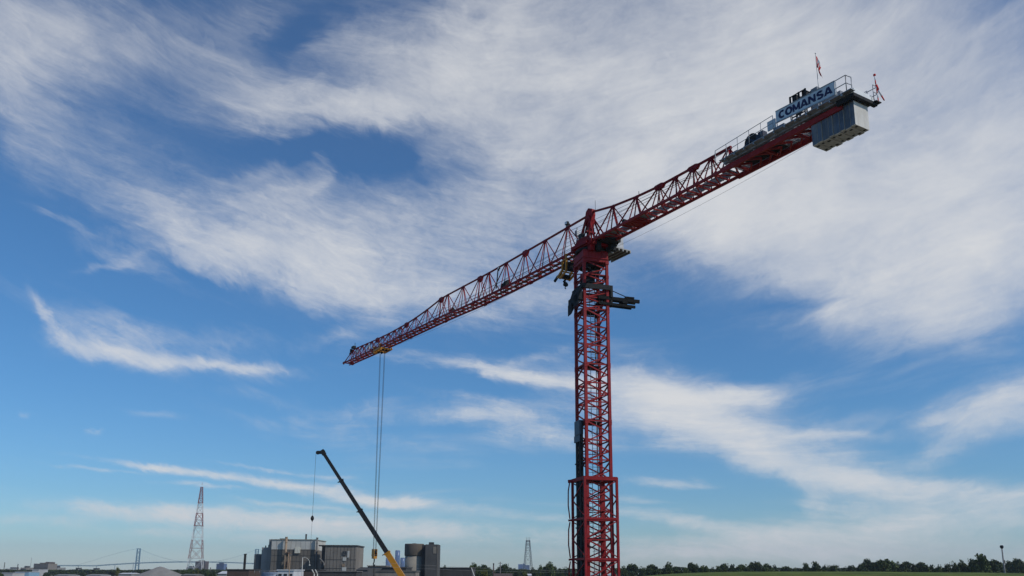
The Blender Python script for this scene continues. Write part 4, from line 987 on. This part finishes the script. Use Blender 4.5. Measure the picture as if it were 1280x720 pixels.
# ------------------------------------------------------------------ left distance
def lattice_tower(name, px_t, py_t, px_b, half_b, half_t, Yd, nlev, mats_, leg, brace, label, cat, group=None, topx=None):
    p = at(px_b, 712, Yd); e = empty(name, (p.x, Yd, 0), R(12)); tag(e, label, cat, group)
    H_ = at(px_t, py_t, Yd).z; hb_ = half_b; q_ = MB()
    def hw_(z): return hb_ + (half_t - hb_) * (z / H_) ** .93
    zs = [0]; zcur = 0
    while zcur < H_ * .97:
        zcur = min(H_, zcur + max(2.2 * hw_(zcur) * .9, H_ / nlev * .35)); zs.append(zcur)
    c4 = [(-1, -1), (1, -1), (1, 1), (-1, 1)]
    for z0_, z1_ in zip(zs[:-1], zs[1:]):
        a_, b_ = hw_(z0_), hw_(z1_)
        for k in range(4):
            x, y = c4[k]; x2, y2 = c4[(k + 1) % 4]
            q_.bar((x * a_, y * a_, z0_), (x * b_, y * b_, z1_), leg)
            q_.bar((x * a_, y * a_, z0_), (x2 * b_, y2 * b_, z1_), brace); q_.bar((x2 * a_, y2 * a_, z0_), (x * b_, y * b_, z1_), brace)
            q_.bar((x * b_, y * b_, z1_), (x2 * b_, y2 * b_, z1_), brace * 1.1)
    q_.build('lattice', mats_, e)
    return e, H_, hw_
# red and white bands are real paint on the tower, one stripe every few metres
bm_ = bpy.data.materials.new('red_white_banding'); bm_.use_nodes = True
t = NT(bm_.node_tree); co = t.add('ShaderNodeTexCoord').outputs['Object']; sp_ = t.add('ShaderNodeSeparateXYZ'); t.l.new(co, sp_.inputs[0])
band = t.add('ShaderNodeValToRGB'); band.color_ramp.interpolation = 'CONSTANT'
rdc = (.22, .055, .05, 1); whc = (.62, .62, .60, 1)
st = [(0, whc), (.20, rdc), (.395, whc), (.545, rdc), (.69, whc), (.80, rdc)]
el_ = band.color_ramp.elements
while len(el_) < len(st): el_.new(.5)
for i, (p_, c_) in enumerate(st): el_[i].position = p_; el_[i].color = c_
HT1 = at(253.5, 606.5, 1300).z
t.l.new(t.math('DIVIDE', sp_.outputs[2], HT1), band.inputs[0]); t.l.new(band.outputs[0], t.n['Principled BSDF'].inputs['Base Color']); t.n['Principled BSDF'].inputs['Roughness'].default_value = .7
e, H_, hwf = lattice_tower('transmission_tower', 253.5, 606.5, 243.6, 11.8, 1.3, 1300, 16, bm_, .58, .38, 'tall red and white banded lattice tower above the trees on the left', 'lattice tower')
q_ = MB(); q_.tube((0, 0, H_), (0, 0, H_ + 5), .3, 8, .1)
for fr in (.8, .55, .2): z_ = H_ * fr; q_.span(-hwf(z_) * 1.1, hwf(z_) * 1.1, -hwf(z_) * 1.1, hwf(z_) * 1.1, z_, z_ + .5)
q_.build('mast_top', bm_, e)
gm = mat('weathered_galvanised', (.12, .13, .14), .6, .2, .2, .2)
e, H_, hwf = lattice_tower('transmission_tower', 660.2, 675.5, 660, 5.6, 1.9, 1000, 12, gm, .42, .2, 'grey lattice tower with a forked top standing above the trees left of the red mast', 'lattice tower')
q_ = MB()
for x in (-1.8, 0, 1.8): q_.bar((x, 0, H_), (x * 1.25, 0, H_ + 3.6), .3)
q_.bar((-2.4, 0, H_), (2.4, 0, H_), .45); q_.bar((-2.1, 0, H_ - 5), (2.1, 0, H_ - 5), .45); q_.build('fork_arm', gm, e)

# suspension bridge far down the river
YR = 5200.0
bt = empty('suspension_bridge', (at(171, 712, YR).x, YR, 0)); tag(bt, 'long blue-green suspension bridge far away over the river', 'bridge')
def bx_(px): return at(px, 708, YR).x - bt.location.x
bridge_m = mat('bridge_green_steel', (.07, .20, .25), .6, .1, .1, .01, None, 0, 0)
span_px = 149; towers = (0.0, bx_(171 + span_px))
for x in towers:
    q_ = MB(); HT = at(172, 685.5, YR).z
    for dx in (-10, 10): q_.bar((x + dx, 0, 0), (x + dx * .8, 0, HT), 5, 6)
    for z in (38, 66, 92, HT - 2): q_.bar((x - 9, 0, z), (x + 9, 0, z), 3, 3.4)
    for z0_, z1_ in ((66, 92), (92, HT - 2), (38, 66)): q_.bar((x - 9, 0, z0_), (x + 9, 0, z1_), 1.2); q_.bar((x + 9, 0, z0_), (x - 9, 0, z1_), 1.2)
    q_.build('bridge_tower', bridge_m, bt)
def deckz(x): u = (x - towers[1] / 2) / (towers[1] * .5); return max(33, 59 - 9 * u * u)
q_ = MB(); x = bx_(55); xe = bx_(345)
while x < xe:
    x2 = x + 24; q_.bar((x, 0, deckz(x)), (x2, 0, deckz(x2)), 12, 4.6)
    q_.bar((x, -6, deckz(x) + 4), (x2, -6, deckz(x2) + 4), .8, .8); q_.bar((x, -6, deckz(x)), (x + 12, -6, deckz(x) + 4), .6); x = x2
q_.build('bridge_deck', bridge_m, bt)
q_ = MB(); x = bx_(75)
while x < xe:
    if not (-8 < x < 8): q_.bar((x, 0, 0), (x, 0, deckz(x) - 2), 2) if (x < -8 or x > towers[1] + 8) else None
    x += 110
q_.build('bridge_pier', bridge_m, bt)
def cabz(x):
    HT = at(172, 685.5, YR).z
    if x < 0: return HT + (deckz(x) + 2 - HT) * min(1, -x / abs(bx_(95)))**1.1
    if x > towers[1]: return HT + (50 - HT) * min(1, (x - towers[1]) / 320)
    u = x / towers[1] * 2 - 1; return 56 + (HT - 56) * u * u
q_ = MB(); xs_ = [bx_(95) + (towers[1] + 300 - bx_(95)) * i / 60 for i in range(61)]
q_.path([(x, 0, cabz(x)) for x in xs_], .55, 5); q_.build('main_cable', bridge_m, bt)
q_ = MB()
for x in range(14, int(towers[1]), 14): q_.bar((x, 0, deckz(x)), (x, 0, cabz(x)), .28)
q_.build('hanger', bridge_m, bt)

def tower_block(px0, px1, ytop, Yd, m, label, name='apartment_block', floors=8, depth=30, cat='building', group=None, extra=None):
    e, w_, t_ = bld(name, px0, px1, ytop, Yd, depth, m, label, cat, group)
    q_ = MB(); q_.span(-w_ / 2, w_ / 2, 0, depth, 0, t_); q_.build('wall', m, e)
    q_ = MB(); fh = t_ / floors
    for i in range(1, floors): q_.span(-w_ / 2 + .6, w_ / 2 - .6, -.25, -.05, fh * i, fh * i + fh * .42)
    q_.build('window_band', winm, e)
    q_ = MB(); q_.span(-w_ * .3, w_ * .25, depth * .3, depth * .6, t_ + .003, t_ + fh * .7); q_.build('roof_plant', w_dark, e)
    return e
ab = tower_block(43, 61, 704.5, 1500, w_mid, 'dark apartment block on the far left skyline', floors=9)
q_ = MB(); w_ = 18 / ppm(1500); t_ = at(52, 704.5, 1500).z; q_.prism([(w_ * .1, 2, t_ + .01), (w_ * .5, 2, t_ + .01), (w_ * .5, 2, t_ + 2.6), (w_ * .32, 2, t_ + 2.9)], (0, 20, 0)); q_.build('stepped_roof', w_brick, ab)
tower_block(244.5, 257, 701.5, 2600, w_brick, 'brown block seen through the foot of the banded tower', floors=10)
tower_block(233.5, 243, 709, 2600, w_lgrey, 'low blue-grey block left of the banded tower foot', floors=4)
tower_block(271, 280.5, 704.5, 2800, facade_blue, 'small blue block right of the banded tower', 'office_block', floors=8)
tower_block(61.5, 73, 709.5, 1600, w_lgrey, 'low grey block right of the far-left apartment block', floors=3)
tower_block(8, 22, 710.8, 1700, pale, 'pale low block at the far left edge', floors=3)
tower_block(27, 34, 709.5, 1700, w_mid, 'small dark block left of the apartment block', floors=3)
tower_block(91, 99, 711.5, 1500, pale, 'small pale block under the bridge approach', floors=3)
tower_block(113, 122, 711.8, 1500, w_lgrey, 'grey block under the bridge approach, nearer the bridge tower', floors=3)
# glass office cluster far behind the boom
oc = empty('glass_office_towers', (at(491, 712, 5000).x, 5000, 0)); tag(oc, 'cluster of blue glass office towers on the skyline left of the silo', 'office tower')
for (l, r_, t_) in ((482, 488.6, 697.8), (489, 493.2, 698.5), (493.5, 499.7, 688.3), (500.2, 506, 697.5)):
    q_ = MB(); cx_ = (at(l, 705, 5000).x + at(r_, 705, 5000).x) / 2 - oc.location.x; rr = (at(r_, 705, 5000).x - at(l, 705, 5000).x) / 2
    z_ = at(l, t_, 5000).z; q_.lathe((cx_, 0, 0), [(rr, 0), (rr, z_), (rr * .7, z_ + 2)], 20); q_.build('glass_tower', facade_blue, oc)
bb_ = empty('glass_office_towers', (at(652, 712, 4200).x, 4200, 0)); tag(bb_, 'stepped blue glass building beside the grey lattice tower', 'office building')
for (l, r_, t_) in ((647.8, 653.5, 705.2), (653.7, 656, 704.4), (656.2, 662, 706.3)):
    q_ = MB(); a_ = at(l, 705, 4200).x - bb_.location.x; b_ = at(r_, 705, 4200).x - bb_.location.x; q_.span(a_, b_, 0, 40, 0, at(l, t_, 4200).z); q_.build('glass_tower', facade_blue, bb_)
# far masts and chimneys
def stack(px, ytop, Yd, wpx, m, label, name='chimney', cat='chimney'):
    p = at(px, 705, Yd); e = empty(name, (p.x, Yd, 0)); tag(e, label, cat); r_ = wpx / ppm(Yd) / 2; z_ = at(px, ytop, Yd).z
    q_ = MB(); q_.tube((0, 0, 0), (0, 0, z_), r_ * 1.25, 14, r_); q_.build('shaft', m, e); q_ = MB(); q_.lathe((0, 0, z_ - .8), [(r_ * 1.15, 0), (r_ * 1.15, .8)], 14); q_.build('cap', w_dark, e); return e
stack(617, 704, 520, 1.5, w_brick, 'thin brick chimney among the trees right of the warehouse')
stack(5.8, 703, 1200, .8, w_dark, 'thin dark mast at the far left edge', 'mast', 'mast')
stack(22.6, 705, 1200, .9, w_dark, 'short dark stack left of the small dark block')
stack(38.6, 697, 1400, .45, w_lgrey, 'faint slender mast beside the apartment block', 'mast', 'mast')
stack(71, 704.5, 1600, .7, w_lgrey, 'thin grey mast right of the apartment block', 'mast', 'mast')
stack(263.5, 709.5, 700, .9, w_dark, 'thin dark post right of the banded tower', 'post', 'post')
stack(283.5, 709, 600, 1.2, w_dark, 'short dark stack left of the workshop')
# pole with crossarm among the trees
e, z_ = post(625.4, 702.3, 420, .22, w_conc, 'wooden utility pole among the trees right of the brick chimney', name='utility_pole', cat='utility pole'); q_ = MB(); q_.bar((-1.1, 0, z_ - .7), (1.1, 0, z_ - .7), .2); q_.bar((-.8, 0, z_ - 1.7), (.8, 0, z_ - 1.7), .16); q_.build('crossarm', w_conc, e)
# leaning white barrier pole
p = at(592, 719, 130); e = empty('leaning_pole', (p.x + .4, 130, 0)); tag(e, 'pale pole leaning in front of the dark warehouse', 'pole')
q_ = MB(); a_ = at(589.2, 709.5, 130) - e.location; b_ = at(593.5, 722, 130) - e.location; d_ = (b_ - a_); k_ = -b_.z / d_.z; q_.tube(a_, b_ + d_ * k_, .07, 10, .09); q_.build('pole', w_cream, e)
# tall floodlight column on the right
p = at(1256, 716, 330); e = empty('floodlight_column', (p.x, 330, 0)); tag(e, 'tall slender light column with a round head above the trees on the far right', 'light column')
z_ = at(1252.6, 683.5, 330).z; q_ = MB(); q_.tube((0, 0, 0), (0, 0, z_), .42, 12, .22); q_.build('shaft', mat('grey_column', (.17, .17, .17), .6), e)
q_ = MB(); q_.lathe((0, 0, z_ - .4), [(.3, -.3), (.62, .1), (.68, .6), (.4, 1.0)], 16); q_.build('lamp_head', dark, e)
q_ = MB(); q_.box((.45, 0, z_ * .72), (.3, .4, 1.4)); q_.build('control_box', dark, e)
# gravel cone on the left and its neighbours
cone_m = mat('pale_aggregate', (.23, .22, .20), .95, 0, .15, .2, (.2, .19, .17), .5, .5, 2)
p = at(200, 712, 600); e_ = MB(); n_ = 48; hz = at(200, 708.2, 600).z; rb = 27 / ppm(600) * hz / (hz - 5.2)
for k, (rr, zz) in enumerate([(1, 0), (.75, .25), (.5, .5), (.25, .76), (.06, .97), (0.01, 1)]):
    for i in range(n_):
        t_ = 2 * math.pi * i / n_; wob = 1 + .05 * math.sin(3 * t_ + 1) + .02 * math.sin(11 * t_)
        e_.v.append(Vector((rb * 1.25 * rr * wob * math.cos(t_), rb * 1.25 * rr * wob * math.sin(t_), hz * zz)))
for k in range(5):
    for i in range(n_): j = (i + 1) % n_; e_.face([k * n_ + i, k * n_ + j, (k + 1) * n_ + j, (k + 1) * n_ + i], True)
o_ = e_.build('gravel_pile', cone_m, None, (p.x, 600, 0)); tag(o_, 'cone-shaped pile of pale gravel right of the bridge tower', 'gravel pile')
for (l, r_, t_, Yd, m1, m2, lb_, rg) in [
    (21, 38, 715.2, 700, mat('light_blue_wall', (.22, .36, .46), .6), w_white, 'light blue shed at the lower left', 0),
    (0, 18, 716.5, 650, pale, w_white, 'white flat shed at the bottom left corner', 0),
    (42, 50, 712.3, 800, pale, w_white, 'tall white shed below the apartment block', 0),
    (70, 88, 718.0, 600, pale, w_lgrey, 'pale shed low in the picture, right of the light blue shed', .6),
    (110, 128, 717.8, 620, pale, w_lgrey, 'pale shed low in the picture, left of the gravel pile', .6),
    (150, 166, 716.0, 640, w_lgrey, w_white, 'grey-walled shed below the bridge tower', .8),
    (228, 246, 717.5, 560, w_mid, w_conc, 'grey shed between the gravel pile and the workshop', .8),
    (655, 664, 717.2, 420, pale, w_white, 'small white-roofed house among the trees below the grey lattice tower', .8),
    (618, 640, 716.8, 380, w_brick, w_brick, 'brownish roof among the trees below the utility pole', 1.2)]:
    simple('shed', l, r_, t_, Yd, 16, m1, m2, lb_, ridge=rg)

# ------------------------------------------------------------------ overhead wires
def wire(p, q, sag_, r_, n_=14):
    pts = [Vector(p).lerp(Vector(q), i / n_) - Vector((0, 0, sag_ * 4 * (i / n_) * (1 - i / n_))) for i in range(n_ + 1)]
    m_ = MB(); m_.path(pts, r_, 5); return m_
wm = mat('weathered_wire', (.25, .25, .25), .6)
for k, (ya, yb_, lb_) in enumerate([(703.5, 717.5, 'upper thin overhead wire crossing in front of the silo'), (708.5, 719, 'lower thin overhead wire crossing in front of the silo')]):
    tag(wire(at(478, ya, 150), at(760, yb_ - 3, 170), .25, .014).build('overhead_wire', wm), lb_, 'wire', 'overhead wires')

# ------------------------------------------------------------------ trees
bark = mat('bark', (.07, .055, .04), .95, 0, .2, 3, None, 0, .5, 12)
def leaf_mat(name, c):
    m = bpy.data.materials.new(name); m.use_nodes = True; t = NT(m.node_tree); b = t.n['Principled BSDF']
    co = t.add('ShaderNodeTexCoord').outputs['Object']
    t.l.new(t.ramp(t.noise(co, .45, 4, .6), [(.3, tuple(x * .55 for x in c)), (.52, c), (.75, (c[0] * 1.7, c[1] * 1.5, c[2] * 1.2))]), b.inputs['Base Color'])
    b.inputs['Roughness'].default_value = .75; b.inputs['Specular IOR Level'].default_value = .25
    return m
LM = [leaf_mat('dark_foliage', (.045, .066, .022)), leaf_mat('green_foliage', (.065, .092, .026)), leaf_mat('olive_foliage', (.11, .12, .03))]
def make_crown(seed, wdt, hgt, zlow, n_leaf, size, spread=1.0):
    rnd = random.Random(seed); m_ = MB(); cl = []
    for i in range(22):
        d = Vector((rnd.gauss(0, 1), rnd.gauss(0, 1), rnd.gauss(0, .8))).normalized() * rnd.uniform(.55, 1.0)
        cl.append((d.x * wdt * .33, d.y * wdt * .33, hgt * .62 + d.z * hgt * .23, rnd.uniform(.11, .20) * wdt))
    for i in range(4): cl.append((rnd.uniform(-.12, .12) * wdt, rnd.uniform(-.12, .12) * wdt, hgt * rnd.uniform(.5, .76), .24 * wdt))
    for i in range(n_leaf):
        cx_, cy_, cz_, cr = rnd.choice(cl); u = rnd.uniform(-1, 1); th = rnd.uniform(0, 6.28); s_ = math.sqrt(1 - u * u); rad = cr * (rnd.random() ** .45) * rnd.uniform(.85, 1.12)
        c = Vector((cx_ + rad * s_ * math.cos(th), cy_ + rad * s_ * math.sin(th), cz_ + rad * u * .8))
        a = Vector((rnd.gauss(0, 1), rnd.gauss(0, 1), rnd.gauss(0, 1))).normalized(); b = a.orthogonal().normalized(); c2 = a.cross(b); sz_ = size * rnd.uniform(.6, 1.4)
        k = len(m_.v); m_.v += [c + b * sz_, c + c2 * sz_ * .7, c - b * sz_, c - c2 * sz_ * .7]; m_.face([k, k + 1, k + 2, k + 3])
    zmx = sorted(v.z for v in m_.v)[int(len(m_.v) * .985)]
    for v in m_.v: v.z *= hgt / zmx
    return m_
def make_trunk(seed, wdt, hgt, r_):
    rnd = random.Random(seed); m_ = MB(); top = hgt * .55; m_.tube((0, 0, -.2), (.1, 0, hgt * .3), r_, 9, r_ * .75); m_.tube((.1, 0, hgt * .3), (0, .1, top), r_ * .75, 9, r_ * .4)
    for i in range(7):
        a = i * .9 + rnd.random(); z = hgt * (.28 + .05 * i); m_.tube((.05, 0, z), (math.cos(a) * wdt * .32, math.sin(a) * wdt * .32, z + hgt * .25), r_ * .4, 6, r_ * .12)
    return m_
PROTO = []
for i in range(6):
    wd, hg = [(9, 15), (11, 14), (8, 16), (12, 16), (7, 13), (10, 12)][i]
    PROTO.append((wd, hg, make_crown(30 + i, wd, hg, hg * .15, 3600, .36), make_trunk(60 + i, wd, hg, .3)))
for i, (wd, hg, c_, t_) in enumerate(PROTO):
    pass
mesh_cache = {}
def tree(px, ytop, wpx, Yd, label, kind=0, group='trees along the skyline', cat='tree'):
    i = random.randrange(6); wd, hg, c_, t_ = PROTO[i]; key = (i, kind)
    z_ = at(px, ytop, Yd).z; wreal = wpx / ppm(Yd)
    p = at(px, 705, Yd); e = empty('tree', (p.x, Yd, 0), random.uniform(0, 6.28)); tag(e, label, cat, group)
    if key not in mesh_cache:
        a = c_.build('crown', LM[kind], e); b = t_.build('trunk', bark, e); mesh_cache[key] = (a, b)
    else:
        a, b = mesh_cache[key]; a = a.copy(); b = b.copy(); COL.objects.link(a); COL.objects.link(b); a.parent = e; b.parent = e
    e.scale = (wreal / wd * 1.32, wreal / wd * 1.32, z_ / hg * 1.015)
    return e
RT = [(779,711,14),(790.5,707,15),(803,711,12),(816,708,20),(835.5,707,18),(846,710.5,12),(857,713,14),(865,705.5,12),(872,709,10),(880,709.5,13),(891,712,10),(897.5,710,10),(905,706.7,15),(915,708.3,12),(925,708,17),(934,709,12),(943,704.6,15),(951,706.3,12),(959.5,706.9,15),(968,709.5,12),(983,710,15),(993,712,8),(1007,706.8,13),(1019,705.3,16),(1030,709,12),(1041.6,708.6,18),(1055,711,10),(1064,709,17),(1076,707,10),(1084,701.6,17),(1096,703.6,14),(1108,702,20),(1120,706,12),(1131,704.6,19),(1143,707,12),(1153,705.6,18),(1164,709,12),(1172,710,14),(1184,708.2,13),(1193,706,13),(1205,705,18),(1216,702,14),(1227,696.8,24),(1240,702.5,18),(1250,706,14),(1262,704,16),(1272,701.6,20),(1284,704,16)]
desc = ['dark leafy tree', 'broad green tree', 'bushy dark tree', 'rounded tree', 'ragged-topped tree']
n_rt = len(RT)
for k, (px, yt, wp) in enumerate(RT):
    Yd = random.uniform(330, 430) if px > 1170 else random.uniform(380, 520)
    if px < 870: where = 'between the red mast and the left end of the grassed mound, number %d from the mast' % (k + 1)
    elif px < 1180: where = 'beyond the grassed mound'
    else: where = 'right of the mound near the light column'
    tree(px, yt, wp, Yd, None, 0 if random.random() < .7 else 1)['_px'] = px
MT = [(555,709.3,7,0),(592,706.6,15,1),(599,709.5,9,1),(605,708,15,0),(612,711.5,9,0),(624,710.5,9,0),(631,707.2,13,0),(638,711.5,10,0),(644,712,9,0),(668,712.3,11,0),(676,709.3,9,1),(685,706,16,1),(692,709,9,0),(700,712,9,0),(709,711,15,0),(717,711,9,1)]
for px, yt, wp, kd in MT: tree(px, yt, wp, random.uniform(430, 560), None, kd)['_px'] = px
for px, yt, wp, kd in [(606,714,10,2),(655.5,716,8,2)]: tree(px, yt, wp, 330, None, kd)['_px'] = px
LT = [(148,710.5,6,2,650),(177,713.5,8,0,800),(142,714,8,0,800),(128,715,9,0,800),(118,716,9,0,800),(104,715.5,9,0,800),(93,716,9,0,800),(82,715,10,0,800),(72,716.5,9,0,800),(60,716,10,0,800),(221,713,9,0,620),(230,713.5,9,1,620),(238,712,10,1,620),(247,712,10,2,620),(255,712.5,9,0,620),(262,714.5,8,1,620),(214,716,8,0,620),(2,716.5,8,1,560),(268,715.5,7,0,620),(160,715.5,7,0,800)]
for px, yt, wp, kd, Yd in LT: tree(px, yt, wp, Yd, None, kd)['_px'] = px
# each tree is described by its rank and its neighbours
allt = sorted([o for o in bpy.data.objects if o.name.startswith('tree') and o.type == 'EMPTY'], key=lambda o: o['_px'])
marks = [(0, 'left picture edge'), (43, 'apartment block on the far left'), (90, 'bridge approach'), (148, 'bridge tower'), (171, 'bridge tower'), (200, 'gravel pile'), (246, 'banded lattice tower'), (290, 'black chimney'), (548, 'silo lift tower'), (590, 'leaning pale pole'), (617, 'brick chimney'), (625, 'utility pole'), (660, 'grey lattice tower'), (716, 'red crane mast'), (771, 'red crane mast'), (870, 'left end of the grassed mound'), (1000, 'middle of the grassed mound'), (1180, 'right end of the mound'), (1256, 'tall light column'), (1280, 'right picture edge')]
ords = ['first', 'second', 'third', 'fourth', 'fifth', 'sixth', 'seventh', 'eighth', 'ninth', 'tenth', 'eleventh', 'twelfth', 'thirteenth', 'fourteenth', 'fifteenth', 'sixteenth', 'seventeenth', 'eighteenth']
cnt_ = {}
for o in allt:
    px = o['_px']; base = [mk for mk in marks if mk[0] <= px][-1]
    cnt_[base] = cnt_.get(base, 0) + 1
    look = 'tall tree' if o.scale[2] > 1.25 else ('low bushy tree' if o.scale[2] < .9 else 'leafy tree')
    o['label'] = '%s, %s to the right of the %s' % (look, ords[cnt_[base] - 1], base[1])
    del o['_px']
# far-off wood that closes the skyline between the trees
def wood(name, px0, px1, Yd, ytop, n_, kind, size=.5):
    rnd = random.Random(int(px0) + 5); m_ = MB(); x0_ = at(px0, 712, Yd).x; x1_ = at(px1, 712, Yd).x; 
    for i in range(n_):
        x = rnd.uniform(x0_, x1_); px = px0 + (px1 - px0) * (x - x0_) / (x1_ - x0_)
        H_ = at(px, ytop, Yd).z * (1 + .10 * flat_noise(x, 3, .05) + .05 * flat_noise(x, 9, .21))
        z = H_ * (1 - rnd.random() ** 1.6 * .6); y = Yd + rnd.uniform(-6, 6)
        a = Vector((rnd.gauss(0, 1), rnd.gauss(0, 1), rnd.gauss(0, 1))).normalized(); b = a.orthogonal().normalized(); c2 = a.cross(b); sz_ = size * rnd.uniform(.6, 1.5)
        c = Vector((x, y, z)); k = len(m_.v); m_.v += [c + b * sz_, c + c2 * sz_ * .8, c - b * sz_, c - c2 * sz_ * .8]; m_.face([k, k + 1, k + 2, k + 3])
    tag(m_.build(name, LM[kind]), kind='stuff')
wood('far_wood', 560, 725, 600, 712.3, 9000, 0)
wood('far_wood', 765, 1290, 560, 711.0, 30000, 0)
wood('far_wood', -10, 300, 1000, 712.6, 12000, 0, .8)
# thin river in front of the bridge
riv = mat('river_water', (.06, .10, .12), .12, 0, .1, .01, None, 0, .2, .3)
m_ = MB(); m_.v = [Vector(v) for v in ((-3400, 3300, .004), (1500, 3300, .004), (1500, 5600, .004), (-3400, 5600, .004))]; m_.face([0, 1, 2, 3]); tag(m_.build('river', riv), kind='structure')

# ------------------------------------------------------------------ haze
hz_m = bpy.data.materials.new('air_haze'); hz_m.use_nodes = True; t = NT(hz_m.node_tree); t.n.clear()
vo = t.add('ShaderNodeVolumePrincipled'); vo.inputs['Color'].default_value = (.80, .88, 1, 1); vo.inputs['Density'].default_value = .85e-4; vo.inputs['Anisotropy'].default_value = .2
ou = t.add('ShaderNodeOutputMaterial'); t.l.new(vo.outputs[0], ou.inputs['Volume'])
m_ = MB(); m_.span(-6500, 6500, -700, 6400, -1, 190); tag(m_.build('haze', hz_m), kind='stuff')
sc.cycles.volume_max_steps = 64
